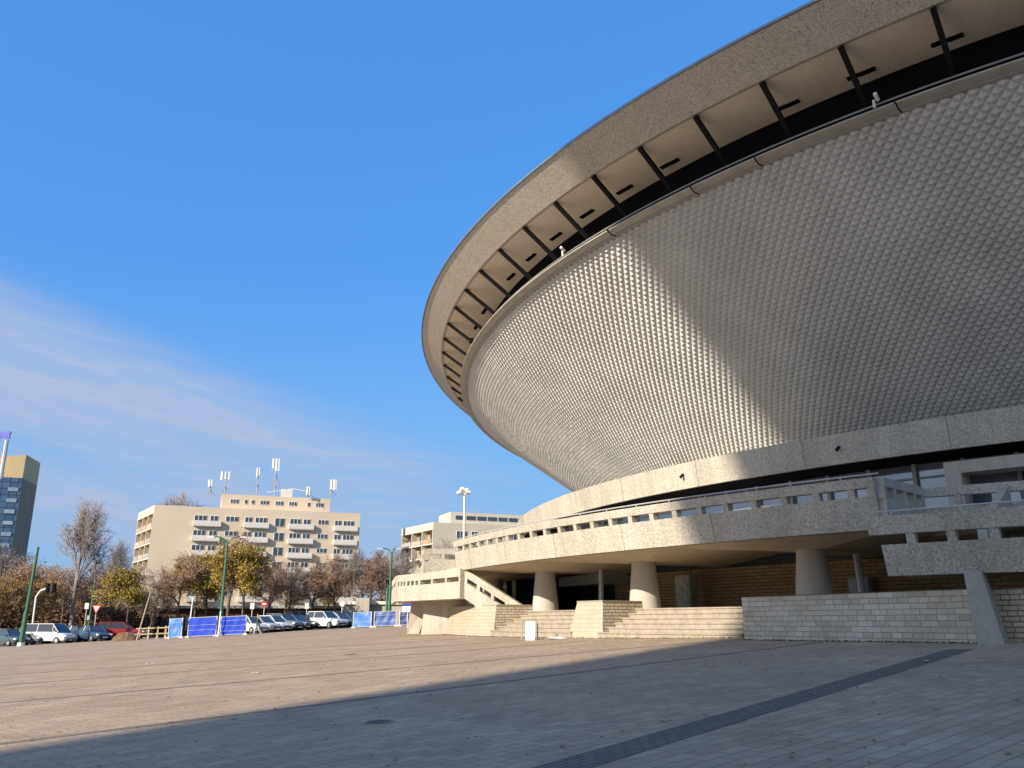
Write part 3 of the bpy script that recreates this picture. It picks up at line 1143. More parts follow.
def apartments(name, label, c0, c1, depthv, ztop, zbase, cols, balc, floors, fh, mat, first_floor=0, lwidth=None):
    """long facade from c0 to c1 (ground xy), end face along depthv; cols [(s0,s1,kind)] as fractions of the facade"""
    c0, c1, dv = Vector(c0), Vector(c1), Vector(depthv)
    e = empty(name, (c0.x, c0.y, zbase), label, 'building')
    u = (c1 - c0)
    L = u.length
    un = u / L
    nn = Vector((un.y, -un.x))           # outward normal of the long facade
    dn = dv.normalized()
    en = Vector((-dn.y, dn.x))
    if en.dot(un) > 0:
        en = -en
    mb = MB()
    P = [c0, c1, c1 + dv, c0 + dv]
    for i in range(4):
        mb.wallquad(P[i], P[(i + 1) % 4], zbase, ztop) if i != 3 else None
    # end face: parapet, base and pier strips, the rest set back as loggias
    dl = dv.length
    back = 1.3
    q0, q1 = c0 - en * back, c0 + dv - en * back
    for z0, z1 in ((ztop - 1.5, ztop), (zbase, zbase + 2.0)):
        mb.wallquad(c0 + dv, c0, z0, z1)
        mb.quad((c0.x, c0.y, z0), (c0.x + dv.x, c0.y + dv.y, z0), (q1.x, q1.y, z0), (q0.x, q0.y, z0))
        mb.quad((c0.x, c0.y, z1), (c0.x + dv.x, c0.y + dv.y, z1), (q1.x, q1.y, z1), (q0.x, q0.y, z1))
    mb.poly([(p.x, p.y, ztop) for p in P])
    mb.build('walls', mat, e)
    mb = MB()
    mb.wallquad(q1, q0, zbase + 2.0, ztop - 1.5)
    mb.build('loggia_wall', M_loggia, e)
    mb = MB()
    z = ztop - 1.5 - fh
    for t in (0.02, 0.34, 0.66, 0.98):
        c = c0 + dv * t - en * (back / 2)
        mb2 = MB()
        mb2.box((c.x, c.y, (zbase + ztop) / 2), (0.22, back, ztop - zbase - 0.2), math.atan2(dn.y, dn.x))
        mb2.build('loggia_pier', mat, e)
    while z > zbase + 2:
        c = c0 + dv * 0.5 - en * (back / 2)
        mb2 = MB()
        mb2.box((c.x, c.y, z), (dl * 0.998, back + 0.1, 0.2), math.atan2(dn.y, dn.x))
        c = c0 + dv * 0.5 + en * 0.05
        mb2.build('loggia_floor', M_balc, e)
        for t in (0.18, 0.5, 0.82):
            c = c0 + dv * t + en * 0.02
            mb3 = MB()
            mb3.box((c.x, c.y, z + 0.6), (dl * 0.27, 0.06, 0.85), math.atan2(dn.y, dn.x))
            mb3.build('loggia_rail', random.choice((M_grey, M_loggia, M_balc, M_conc)), e)
            c = c0 + dv * t - en * (back - 0.03)
            mb3 = MB()
            mb3.box((c.x, c.y, z + 1.3), (dl * 0.16, 0.06, 1.7), math.atan2(dn.y, dn.x))
            w_ = mb3.build('window', M_glass, e)
        z -= fh
    # windows of the long facade: a frame with its panes
    ang_ = math.atan2(un.y, un.x)
    for f in range(floors):
        zc = ztop - 2.3 - f * fh
        for (s0, s1, hgt, np_) in cols:
            c = c0 + u * ((s0 + s1) / 2)
            w = (s1 - s0) * L
            zt = zc + 0.75 - hgt / 2
            fr = MB()
            cc = c + nn * 0.02
            fr.box((cc.x, cc.y, zt), (w, 0.1, hgt), ang_)
            fo = fr.build('window', M_frame, e)
            pn = MB()
            for k in range(np_):
                pc = c + un * (w * ((k + 0.5) / np_ - 0.5)) + nn * 0.075
                pn.box((pc.x, pc.y, zt), (w / np_ - 0.14, 0.03, hgt - 0.16), ang_)
            pn.build('pane', M_glass, fo)
    for f in range(floors):
        zc = ztop - 2.3 - f * fh
        for (s0, s1) in balc:
            c = c0 + u * ((s0 + s1) / 2) + nn * 0.33
            w = (s1 - s0) * L
            bb = MB()
            bb.box((c.x, c.y, zc - 1.3), (w, 0.66, 0.16), ang_)
            c2_ = c0 + u * ((s0 + s1) / 2) + nn * 0.66
            bb.box((c2_.x, c2_.y, zc - 0.78), (w, 0.08, 0.95), ang_)
            for sg in (-1, 1):
                c3_ = c + un * (sg * w / 2)
                bb.box((c3_.x, c3_.y, zc - 0.78), (0.08, 0.62, 0.95), ang_)
            bb.build('balcony', M_balc, e)
    return e, c0, u, nn, dv


def frac(px, p0, p1, Y0, Y1):
    t = (px - p0) / (p1 - p0)
    return t * Y0 / (Y1 - t * (Y1 - Y0))


Y0, Y1 = 160.0, 173.0
k0, k1 = at(154.6, 505, Y0), at(360.2, 516.5, Y1)
zt = k0.z
zb = gz(k0.x, k0.y) - 0.3
wcols = [(258, 300, 1.5, 3), (312, 338, 1.5, 2), (365, 408, 1.0, 3), (430, 455, 1.5, 2), (465, 505, 1.5, 3), (532, 565, 1.7, 2),
         (583, 620, 1.5, 3), (628, 652, 1.5, 2), (678, 712, 0.95, 3), (735, 757, 1.5, 2), (764, 800, 1.5, 3)]
cols = [(frac(a, 118, 820, Y0, Y1), frac(b, 118, 820, Y0, Y1), h, n_) for a, b, h, n_ in wcols]
balc = [(frac(a, 118, 820, Y0, Y1), frac(b, 118, 820, Y0, Y1)) for a, b in ((256, 350), (428, 512), (580, 664), (733, 812))]
ap, c0_, u_, nn_, dv_ = apartments('apartment_block', 'cream seven storey apartment block with white balconies and phone masts on its roof',
                                   (k0.x, k0.y), (k1.x, k1.y), (-8.2, 12.2), zt, zb, cols, balc, 7, 2.78, M_render)
# set back top storey
pa, pb = c0_ + u_ * frac(345, 118, 820, Y0, Y1) - nn_ * 3.0, c0_ + u_ * frac(722, 118, 820, Y0, Y1) - nn_ * 3.0
mb = MB()
back = -nn_ * 8.0
pts = [pa, pb, pb + back, pa + back]
for i in range(4):
    mb.wallquad(pts[i], pts[(i + 1) % 4], zt, zt + 3.1)
mb.poly([(p.x, p.y, zt + 3.1) for p in pts])
mb.build('penthouse', M_render, ap)
du = (pb - pa)
ang_u = math.atan2(du.y, du.x)
for (a, b, n_) in ((370, 398, 3), (418, 428, 1), (442, 452, 1), (472, 502, 3), (525, 552, 3), (573, 600, 3), (638, 648, 1), (668, 696, 3)):
    fa, fb = (a - 340) / (720 - 340), (b - 340) / (720 - 340)
    c = pa + du * ((fa + fb) / 2) + nn_ * 0.03
    w = (fb - fa) * du.length
    fr = MB()
    fr.box((c.x, c.y, zt + 1.75), (w, 0.1, 0.85), ang_u)
    fo = fr.build('window', M_frame, ap)
    pn = MB()
    for k in range(n_):
        pc = c + du.normalized() * (w * ((k + .5) / n_ - .5)) + nn_ * 0.06
        pn.box((pc.x, pc.y, zt + 1.75), (w / n_ - 0.12, 0.03, 0.7), ang_u)
    pn.build('pane', M_glass, fo)
mb = MB()
c = c0_ + u_ * 0.1 - nn_ * 5
mb.box((c.x, c.y, zt + 0.3), (3.5, 2.5, 0.6), ang_u)
mb.build('roof_hatch', M_grey, ap)


# phone masts on the roof
def mast(px, py_top, py_base, label, panels, lattice=False, lean=0):
    Ym = 172.0
    b_ = at(px, py_base, Ym)
    t_ = at(px + lean, py_top, Ym)
    b_.z = min(b_.z, zt + 3.1) if py_base < 505 else b_.z
    b_.z = zt + 3.1
    e = empty('phone_mast', tuple(b_), label, 'mast', 'phone masts on the apartment roof')
    h = t_.z - b_.z
    mb = MB()
    mb.tube(b_, (b_.x, b_.y, t_.z), 0.13, 0.10, 6)
    mb.build('pole', M_grey, e)
    mb = MB()
    for k in range(3):
        a = 2 * pi * k / 3 + 0.4
        f = (b_.x + 1.5 * cos(a) * (1.3 if lattice else .8), b_.y + 1.5 * sin(a), b_.z)
        mb.tube(f, (b_.x, b_.y, b_.z + h * (0.62 if lattice else 0.45)), 0.06, 0.06, 5)
        if lattice:
            f2 = Vector(f).lerp(Vector((b_.x, b_.y, b_.z + h * 0.62)), 0.45)
            mb.tube(f2, (b_.x, b_.y, f2.z), 0.05, 0.05, 5)
    mb.build('stay_frame', M_grey, e)
    for (dx, ph, pw) in panels:
        mb = MB()
        mb.box((b_.x + dx, b_.y - 0.4, t_.z - ph / 2), (pw * .7, 0.22, ph), 0.3 * dx)
        p_ = mb.build('antenna_panel', M_balc, e)
        mb = MB()
        mb.tube((b_.x, b_.y, t_.z - ph * 0.5), (b_.x + dx, b_.y - 0.3, t_.z - ph * 0.5), 0.06, n=5)
        mb.build('bracket', M_grey, p_)
    return e


mast(209.5, 480, 500, 'short phone mast at the left end of the roof row', [(-0.25, 1.5, 0.4), (0.25, 1.3, 0.35)])
mast(224.0, 472, 500, 'phone mast with three white panels side by side, second from left on the roof', [(-0.75, 1.7, 0.55), (0.0, 1.5, 0.4), (0.7, 1.6, 0.5)])
mast(256.0, 468, 502, 'thin dark phone mast, third from left on the roof', [(-0.15, 2.0, 0.3), (0.3, 1.6, 0.3)])
mast(274.0, 459, 502, 'tallest phone mast on the roof with a cluster of long panels and stay frame', [(-0.6, 2.0, 0.5), (0.0, 2.6, 0.45), (0.55, 2.6, 0.4)], True)
mast(308.0, 487, 502, 'low phone mast on a white plinth, second from right on the roof', [(-0.2, 1.8, 0.4), (0.25, 1.8, 0.3)])
mast(331.0, 480, 503, 'phone mast with wide white panels at the right end of the roof', [(-0.1, 2.0, 0.5), (0.45, 2.2, 0.6), (0.9, 2.0, 0.4)], False)
p_ = at(286, 503, 172)
mb = MB()
mb.box((p_.x, p_.y, zt + 3.9), (2.2, 1.6, 1.6), 0.3)
mb.path([(p_.x - 4, p_.y, zt + 4.2), (p_.x - 1.0, p_.y, zt + 4.6), (p_.x + 1.2, p_.y, zt + 4.9), (p_.x + 5.5, p_.y, zt + 4.1)], 0.06, 5)
mb.build('roof_plant', M_balc, ap)

# second block, half hidden by the terrace
Yb0, Yb1 = 172.0, 186.0
q0, q1 = at(433.5, 522, Yb0), at(600, 531, Yb1)
zt2 = q0.z
cols2 = [(0.13, 0.19, 1.5, 3), (0.215, 0.25, 1.5, 2), (0.29, 0.34, 1.0, 3), (0.42, 0.48, 1.5, 3), (0.56, 0.62, 1.5, 3), (0.70, 0.76, 1.5, 2)]
ap2, c02, u2, nn2, dv2 = apartments('apartment_block', 'pale apartment block with brown end loggias rising behind the left end of the terrace',
                                    (q0.x, q0.y), (q1.x, q1.y), (-8.0, 13.0), zt2, 0.4, cols2, [], 6, 2.78, M_render2)
pa, pb = c02 + u2 * 0.12 - nn2 * 3.0, c02 + u2 * 0.75 - nn2 * 3.0
pts = [pa, pb, pb - nn2 * 8, pa - nn2 * 8]
mb = MB()
for i in range(4):
    mb.wallquad(pts[i], pts[(i + 1) % 4], zt2, zt2 + 2.6)
mb.poly([(p.x, p.y, zt2 + 2.6) for p in pts])
mb.build('penthouse', M_render2, ap2)
du = pb - pa
for k in range(9):
    c = pa + du * (0.09 + 0.1 * k) + nn2 * 0.03
    mb = MB()
    mb.box((c.x, c.y, zt2 + 1.5), (2.0, 0.1, 0.8), math.atan2(du.y, du.x))
    mb.build('window', M_glass, ap2)

# high rise cut by the left edge
M_tglass = None
m, nt, b = new_mat('curtain_wall')
t = nt.nodes.new('ShaderNodeTexCoord')
br = nt.nodes.new('ShaderNodeTexBrick')
br.offset = 0.0
br.inputs['Scale'].default_value = 1.0
br.inputs['Brick Width'].default_value = 1.9
br.inputs['Row Height'].default_value = 1.75
br.inputs['Mortar Size'].default_value = 0.12
br.inputs['Color1'].default_value = (0.06, 0.13, 0.24, 1)
br.inputs['Color2'].default_value = (0.035, 0.08, 0.15, 1)
br.inputs['Mortar'].default_value = (0.02, 0.03, 0.05, 1)
nt.links.new(t.outputs['UV'], br.inputs['Vector'])
nt.links.new(br.outputs['Color'], b.inputs['Base Color'])
b.inputs['Roughness'].default_value = 0.25
M_tglass = m
M_tside = plain('tower_side_shaded', (0.27, 0.20, 0.13), 0.8, 0, 0.15, 0.2)  # cast shadow put into the side wall colour, darker than the sunlit crown
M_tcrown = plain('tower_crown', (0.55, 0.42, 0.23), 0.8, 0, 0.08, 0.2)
Yt = 230.0
a0_ = at(23.0, 478, Yt)
a1_ = at(37.0, 486, Yt + 14)
aw = Vector((a0_.x - 26, a0_.y - 9))
hr = empty('office_tower', (a0_.x - 8, a0_.y, 0), 'blue glass high rise with tan crown cut by the left edge', 'tower')
p0, p1 = Vector((a0_.x, a0_.y)), Vector((a1_.x, a1_.y))
p2 = p1 + (aw - p0)
ztw = a0_.z
mb = MB()
mb.wallquad(aw, p0, -1, ztw)
mb.build('glass_front', M_tglass, hr)
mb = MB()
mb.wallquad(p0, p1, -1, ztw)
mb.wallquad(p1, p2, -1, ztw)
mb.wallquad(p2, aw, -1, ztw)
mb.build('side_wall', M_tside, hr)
zc = at(38, 463, Yt + 14).z
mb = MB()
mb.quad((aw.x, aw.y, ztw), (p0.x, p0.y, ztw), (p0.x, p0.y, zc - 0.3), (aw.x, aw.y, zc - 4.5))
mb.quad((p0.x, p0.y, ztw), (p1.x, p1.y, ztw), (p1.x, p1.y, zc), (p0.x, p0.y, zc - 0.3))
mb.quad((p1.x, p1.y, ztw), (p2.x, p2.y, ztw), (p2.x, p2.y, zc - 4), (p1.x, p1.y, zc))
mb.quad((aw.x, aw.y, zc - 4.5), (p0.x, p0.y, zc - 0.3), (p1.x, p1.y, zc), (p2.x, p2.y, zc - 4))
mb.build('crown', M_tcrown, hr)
for k in range(11):
    mb = MB()
    z = ztw - 3.2 - 3.0 * k
    d_ = (p0 - aw).normalized()
    c = p0 - d_ * 1.9
    n_ = Vector((d_.y, -d_.x))
    mb.box((c.x + n_.x * .1, c.y + n_.y * .1, z), (2.4, 0.2, 1.0), math.atan2(d_.y, d_.x))
    mb.build('window', glass('lit_sky_pane', (0.25, 0.33, 0.42), 0.3) if k == 0 else bpy.data.materials['lit_sky_pane'], hr)
mb = MB()
q = at(2.5, 468, Yt - 4)
mb.tube((q.x, q.y, ztw - 1), (q.x, q.y, at(2.5, 443, Yt).z), 0.55, 0.5, 8)
mb.build('mast', M_steel, hr)
mb = MB()
zz = at(2, 441, Yt).z
sx = q.x
pts = [(-2.2, 1.7), (-0.2, 1.2), (0.3, 1.7), (1.2, 1.7), (0.8, 0.6), (1.1, -0.4), (-0.4, -0.3), (-1.0, 0.1), (-2.2, -0.3)]
mb.poly([(sx + x, q.y - 0.7, zz + z) for x, z in pts])
mb.poly([(sx + x, q.y - 0.3, zz + z) for x, z in reversed(pts)])
for i in range(len(pts)):
    a_, b_ = pts[i], pts[(i + 1) % len(pts)]
    mb.quad((sx + a_[0], q.y - 0.7, zz + a_[1]), (sx + b_[0], q.y - 0.7, zz + b_[1]), (sx + b_[0], q.y - 0.3, zz + b_[1]), (sx + a_[0], q.y - 0.3, zz + a_[1]))
mb.build('roof_sign', plain('sign_blue', (0.02, 0.04, 0.42), 0.4), hr)

# low concrete footbridge abutment and far wall at the end of the car park
fw_ = empty('boundary_wall', (-21, 100, 0.8), 'low pale concrete wall with a stout pier behind the right blue screens', 'wall')
mb = MB()
a_, b_ = at(342, 606, 104), at(420, 606, 104)
mb.box(((a_.x + b_.x) / 2, 104, 2.3), (b_.x - a_.x, 0.5, 2.9))
mb.build('wall', M_conc, fw_)
mb = MB()
c = at(363, 606, 103)
mb.box((c.x, 103, 2.4), (1.6, 1.0, 4.2))
mb.build('pier', M_conc, fw_)
mb = MB()
mb.box(((a_.x + b_.x) / 2, 103.9, 3.95), (b_.x - a_.x, 0.9, 0.35))
mb.build('coping', M_balc, fw_)
kb = empty('kiosk', (-55, 98, 0), 'long low dark red brick pavilion behind the parked cars and trees', 'pavilion')
mb = MB()
a_, b_ = at(130, 606, 120), at(345, 606, 120)
M_redbr = plain('red_brick', (0.10, 0.05, 0.036), 0.9, 0, 0.25, 1.0)
mb.box(((a_.x + b_.x) / 2, 122, 1.7), (b_.x - a_.x, 4, 3.8))
mb.build('wall', M_redbr, kb)
mb = MB()
mb.box(((a_.x + b_.x) / 2, 121.6, 3.75), (b_.x - a_.x + 1, 5.4, 0.35))
mb.build('roof', M_grey, kb)
for k in range(12):
    mb = MB()
    x = a_.x + (b_.x - a_.x) * (k + 0.5) / 12
    mb.box((x, 119.97, 1.6), (1.5, 0.1, 1.9))
    mb.build('window', M_glass, kb)

# car park surface beyond the plaza
mb = MB()
for i in range(len(xs) - 1):
    for (ya, yb) in ((83.5, 88), (88, 120), (120, 150)):
        x0, x1 = max(xs[i], -120), min(xs[i + 1], -6)
        if x1 <= x0:
            continue
        mb.quad(*[(x, y, gz(x, y) + 0.006) for x, y in ((x0, ya), (x1, ya), (x1, yb), (x0, yb))])
tag(mb.build('car_park', M_asph), kind='structure')
mb = MB()
for i in range(len(xs) - 1):
    x0, x1 = max(xs[i], -400), min(xs[i + 1], 30)
    if x1 <= x0:
        continue
    mb.quad(*[(x, y, gz(x, y) + 0.012) for x, y in ((x0, 112), (x1, 112), (x1, 500), (x0, 500))])
tag(mb.build('lawn', M_grass), kind='structure')

# ------------------------------------------------------------------ trees
def leaf_mat(name, c1, c2, c3):
    m, nt, b = new_mat(name)
    g = nt.nodes.new('ShaderNodeNewGeometry')
    w = noise_node(nt, 0.55, 3, 0.6)
    c = ramp(nt, g.outputs['Random Per Island'], [(0.0, c1), (0.5, c2), (1.0, c3)])
    c = mix(nt, 0.45, c, ramp(nt, w, [(0.35, c1), (0.65, c3)]))
    nt.links.new(c, b.inputs['Base Color'])
    b.inputs['Roughness'].default_value = 0.7
    b.inputs['Specular IOR Level'].default_value = 0.2
    return m


M_bark = plain('bark', (0.11, 0.085, 0.065), 0.95, 0, 0.35, 3.0)
M_bark_pale = plain('bark_pale', (0.26, 0.225, 0.20), 0.95, 0, 0.3, 3.0)
M_twig_red = plain('twigs_reddish', (0.28, 0.195, 0.155), 0.95, 0, 0.3, 1.0)
M_twig_grey = plain('twigs_grey', (0.31, 0.265, 0.24), 0.95, 0, 0.25, 1.0)
L_yellow = leaf_mat('leaves_yellow', (0.20, 0.145, 0.02), (0.34, 0.255, 0.035), (0.42, 0.31, 0.06))
L_brown = leaf_mat('leaves_brown', (0.26, 0.16, 0.05), (0.36, 0.22, 0.07), (0.42, 0.28, 0.10))
L_rust = leaf_mat('leaves_rust', (0.20, 0.10, 0.055), (0.26, 0.135, 0.075), (0.30, 0.17, 0.10))
L_orange = leaf_mat('leaves_orange', (0.24, 0.14, 0.03), (0.34, 0.20, 0.05), (0.40, 0.26, 0.07))


def make_tree(name, h, spread, base, seed, twig_mat, leaf=None, nleaf=0, lsize=0.22, bark=None, up=0.35, stems=1, twign=9, sparse=0.0, droop=0.0, twig_r=0.022):
    """local coordinates; returns the root Empty with trunk and crown"""
    rng = random.Random(seed)
    e = bpy.data.objects.new(name, None)
    COL.objects.link(e)
    tr, tw_, tips = MB(), MB(), []

    def rv():
        return Vector((rng.gauss(0, 1), rng.gauss(0, 1), rng.gauss(0, 1)))

    def grow(p, d, L, r, lev):
        n = 3 if lev < 2 else 2
        seg = L / n
        q = p
        pts = [p]
        for k in range(n):
            d = (d + rv() * ((0.045 if lev == 0 else 0.10) + 0.05 * lev) + Vector((0, 0, up * 0.14 - droop * 0.1 * lev))).normalized()
            q2 = q + d * seg
            ra, rb = r * (1 - 0.45 * k / n), r * (1 - 0.45 * (k + 1) / n)
            (tr if lev < 3 else tw_).tube(q, q2, max(ra, 0.02), max(rb, 0.016), 6 if lev < 2 else (4 if lev < 3 else 3), False)
            q = q2
            pts.append(q)
        if lev >= 3:
            tips.extend(pts[1:])
            for k in range(twign):
                b_ = rng.choice(pts[1:]) if len(pts) > 1 else q
                dd = (d + rv() * 0.75 + Vector((0, 0, 0.15 - droop))).normalized()
                l_ = L * rng.uniform(0.5, 1.15)
                mid = b_ + dd * l_ * 0.5
                e_ = mid + (dd + rv() * 0.3).normalized() * l_ * 0.5
                tw_.tube(b_, mid, twig_r, twig_r * 0.8, 3, False)
                tw_.tube(mid, e_, twig_r * 0.8, twig_r * 0.4, 3, False)
                tips.append(e_)
                tips.append(mid)
            return
        kids = (5, 5, 4)[lev]
        for k in range(kids):
            t = 0.35 + 0.65 * (k + rng.random()) / kids
            i = min(n - 1, int(t * n))
            b_ = pts[i].lerp(pts[i + 1], t * n - i)
            side_ = rv()
            side_ -= d * side_.dot(d)
            side_.normalize()
            ang_ = rng.uniform(0.45, 0.95) * spread
            dd = (d * cos(ang_) + side_ * sin(ang_)).normalized()
            grow(b_, dd, L * rng.uniform(0.5, 0.72), r * rng.uniform(0.42, 0.55), lev + 1)
        grow(q, d, L * 0.6, r * 0.5, lev + 1)

    for s_ in range(stems):
        d0 = Vector((rng.gauss(0, 0.12 * (stems > 1)), rng.gauss(0, 0.12 * (stems > 1)), 1)).normalized()
        p0_ = Vector((rng.uniform(-.5, .5) * (stems > 1), rng.uniform(-.5, .5) * (stems > 1), -0.2))
        rr = h * 0.016 / (stems ** 0.4)
        tr.tube(p0_, p0_ + d0 * base, rr * 1.25, rr, 8, False)
        grow(p0_ + d0 * base, d0, (h - base) * 0.5, rr, 0)
    zs = max(v[2] for v in tw_.v)
    f = h / zs
    for M_ in (tr, tw_):
        M_.v = [(x * f, y * f, z * f) for x, y, z in M_.v]
    tips = [t * f for t in tips]
    tr.build('trunk', bark or M_bark, e, False, False)
    if leaf:
        keep = [t for t in tips if rng.random() > sparse]
        tw_.cur = 0
        for k in range(nleaf):
            c = rng.choice(keep) + rv() * 0.28
            a_, b_ = rv().normalized(), rv()
            b_ = (b_ - a_ * b_.dot(a_)).normalized()
            s1 = lsize * rng.uniform(0.6, 1.3)
            tw_.cur = 1
            tw_.quad(c - a_ * s1, c - b_ * s1 * 0.6, c + a_ * s1, c + b_ * s1 * 0.6)
        tw_.build('crown', [twig_mat, leaf], e, False, False)
    else:
        tw_.build('crown', twig_mat, e, False, False)
    return e


T_birch = lambda: make_tree('bare_tree', 17, 0.62, 3.0, 11, M_twig_grey, bark=M_bark_pale, up=0.9, twign=9, twig_r=0.026)
protos = {}


def proto(kind):
    if kind not in protos:
        protos[kind] = {
            'birch': lambda: make_tree('bare_tree', 17, 0.52, 3.0, 11, M_twig_grey, None, bark=M_bark_pale, up=1.1, twign=12, twig_r=0.022),
            'bare': lambda: make_tree('bare_tree', 10, 0.9, 2.2, 23, M_twig_grey, None, up=0.5, twign=9, twig_r=0.022),
            'yellow': lambda: make_tree('autumn_tree', 9, 0.95, 2.0, 5, M_twig_grey, L_yellow, 8500, 0.11, up=0.35, twign=8, sparse=0.35),
            'olive': lambda: make_tree('autumn_tree', 10, 0.95, 2.2, 31, M_twig_red, L_yellow, 11000, 0.115, up=0.3, twign=8, sparse=0.3),
            'brown': lambda: make_tree('autumn_tree', 9, 0.95, 2.0, 17, M_twig_red, L_brown, 2000, 0.085, up=0.35, twign=9, sparse=0.35),
            'rust': lambda: make_tree('autumn_tree', 9, 1.0, 1.8, 41, M_twig_red, L_rust, 1500, 0.08, up=0.5, twign=10, sparse=0.4),
            'shrub': lambda: make_tree('shrub', 3.5, 1.15, 0.25, 77, M_twig_red, L_rust, 3500, 0.09, up=0.25, twign=9, sparse=0.2, stems=2),
            'orange': lambda: make_tree('autumn_tree', 9, 1.0, 1.6, 57, M_twig_red, L_orange, 4500, 0.10, up=0.3, twign=8, sparse=0.35),
        }[kind]()
        return protos[kind], True
    return copy_tree(protos[kind]), False


HT = {'shrub': 3.5, 'birch': 17, 'bare': 10, 'yellow': 9, 'olive': 10, 'brown': 9, 'rust': 9, 'orange': 9}


def plant(kind, px, Y, ytop, label, wide=1.0, rot=0.0):
    e, first = proto(kind)
    top = at(px, ytop, Y)
    g = gz(top.x, Y)
    h = top.z - g
    s = h / HT[kind]
    e.location = (top.x, Y, g)
    e.scale = (s * wide, s * wide, s)
    e.rotation_euler = (0, 0, rot)
    tag(e, label, 'tree', 'trees behind the car park')
    return e


plant('birch', 89, 108, 494, 'tall bare pale tree standing highest, left of the apartment block', 1.05, 0.4)
plant('birch', 121, 118, 536, 'slim bare grey tree just left of the apartment block end wall', 0.8, 2.0)
plant('yellow', 134, 94, 566, 'yellow green leafy tree in front of the left corner of the apartment block', 1.2, 0.0)
plant('brown', 184, 96, 549, 'thin brown tree with few leaves left of the large yellow tree', 1.0, 1.0)
plant('olive', 234, 93, 541, 'largest yellow olive tree, behind the middle blue screen', 1.25, 0.3)
plant('olive', 212, 99, 552, 'yellow brown tree just left of the largest yellow tree', 1.0, 2.4)
plant('rust', 250, 106, 529, 'rusty red topped tree rising behind the largest yellow tree', 1.0, 0.9)
plant('rust', 272, 101, 560, 'brown twiggy tree right of the largest yellow tree', 1.1, 4.1)
plant('bare', 292, 104, 560, 'bare grey twiggy tree in front of the apartment block balconies', 1.15, 3.0)
plant('rust', 315, 106, 556, 'reddish brown twiggy tree above the parked cars', 1.2, 2.2)
plant('rust', 338, 104, 551, 'reddish tree with dense twigs near the right end of the apartment block', 1.2, 5.1)
plant('birch', 356, 104, 544, 'taller russet bare tree at the right corner of the apartment block', 0.75, 1.3)
plant('rust', 372, 112, 548, 'dusky red brown tree between the two apartment blocks, nearer the left one', 1.1, 3.5)
plant('bare', 392, 118, 555, 'bare grey tree beside the loggias of the right apartment block', 1.2, 0.7)
plant('bare', 402, 130, 545, 'slim bare tree touching the corner of the right apartment block', 0.9, 1.9)
plant('bare', 449, 135, 536, 'pale bare tree before the right apartment block wall, above the landing', 0.9, 2.9)
plant('orange', 8, 100, 574, 'yellow orange tree at the far left edge behind the parked cars', 1.1, 0.2)
plant('brown', 27, 112, 560, 'brown tree left of the tall pale bare tree, behind the leaning green pole', 1.3, 0.5)
plant('bare', 40, 128, 558, 'bare grey tree right of the glass high rise', 1.2, 2.6)
plant('orange', 48, 104, 578, 'orange brown tree behind the white van', 1.3, 1.1)
plant('brown', 70, 110, 566, 'russet tree left of the tall bare trunk', 1.3, 4.4)
plant('rust', 104, 112, 566, 'dark red brown tree right of the tall bare trunk', 1.3, 0.6)
plant('rust', 156, 112, 580, 'low brown twiggy tree before the apartment block end wall', 1.2, 2.0)
plant('bare', 187, 214, 486, 'bare tree top showing over the left part of the apartment roof', 0.8, 1.0)
plant('bare', 4, 140, 540, 'bare twiggy tree in front of the glass high rise at the left edge', 1.2, 3.9)
plant('rust', 18, 150, 552, 'red brown twiggy tree against the base of the glass high rise', 1.2, 5.5)
plant('brown', 288, 114, 572, 'dark brown tree low before the apartment block ground floor', 1.3, 3.3)
plant('orange', 330, 118, 574, 'orange brown shrub tree low behind the parked cars', 1.2, 0.8)

def shrub(px, Y, ytop, label, wide, rot):
    e = plant('shrub', px, Y, ytop, label, wide, rot)
    tag(e, label, 'shrub', 'shrubs behind the car park')


for px, Y, yt_, lab, wd, ro in ((-4, 112, 600, 'rusty shrub at the far left edge below the glass high rise', 1.7, 0.3),
                                (18, 116, 603, 'rusty shrub left of the leaning green pole', 1.6, 1.3),
                                (36, 118, 605, 'dense shrub just behind the curved traffic mast', 1.7, 2.2),
                                (56, 115, 602, 'wide rusty shrub behind the white van', 1.8, 3.3),
                                (77, 118, 606, 'shrub at the foot of the tall bare tree, on its left', 1.6, 4.0),
                                (100, 116, 603, 'shrub right of the thin green pole', 1.7, 5.1),
                                (120, 114, 606, 'low shrub behind the red car', 1.7, 0.8),
                                (141, 117, 604, 'shrub behind the leaning wooden pole', 1.6, 1.9),
                                (376, 116, 598, 'shrub behind the stout pier of the low wall', 1.7, 2.8),
                                (398, 118, 596, 'shrub between the right green lamp and the landing', 1.7, 3.7)):
    shrub(px, Y, yt_, lab, wd, ro)
for kd, px, Y, yt_, lab, wd, ro in (('bare', 60, 140, 560, 'grey bare tree in the back row left of the tall bare tree', 1.3, 1.0),
                                    ('rust', 84, 146, 570, 'russet tree in the back row behind the tall bare trunk', 1.4, 2.0),
                                    ('bare', 110, 150, 556, 'grey bare tree in the back row left of the slim bare tree', 1.3, 3.0),
                                    ('rust', 128, 150, 576, 'low russet tree in the back row left of the apartment end wall', 1.4, 4.0),
                                    ('rust', 366, 150, 556, 'russet tree in the back row by the right corner of the apartment block', 1.4, 5.0),
                                    ('bare', 384, 155, 548, 'grey bare tree in the back row between the two apartment blocks', 1.3, 0.3),
                                    ('rust', 400, 150, 560, 'russet tree in the back row left of the right apartment block', 1.4, 0.9),
                                    ('rust', 34, 142, 570, 'russet tree in the back row above the traffic mast', 1.4, 1.7),
                                    ('bare', 160, 105, 566, 'bare twiggy tree before the lower end wall of the apartment block', 1.2, 2.6),
                                    ('brown', 200, 112, 560, 'brown tree before the left balconies of the apartment block', 1.2, 3.4)):
    plant(kd, px, Y, yt_, lab, wd, ro)

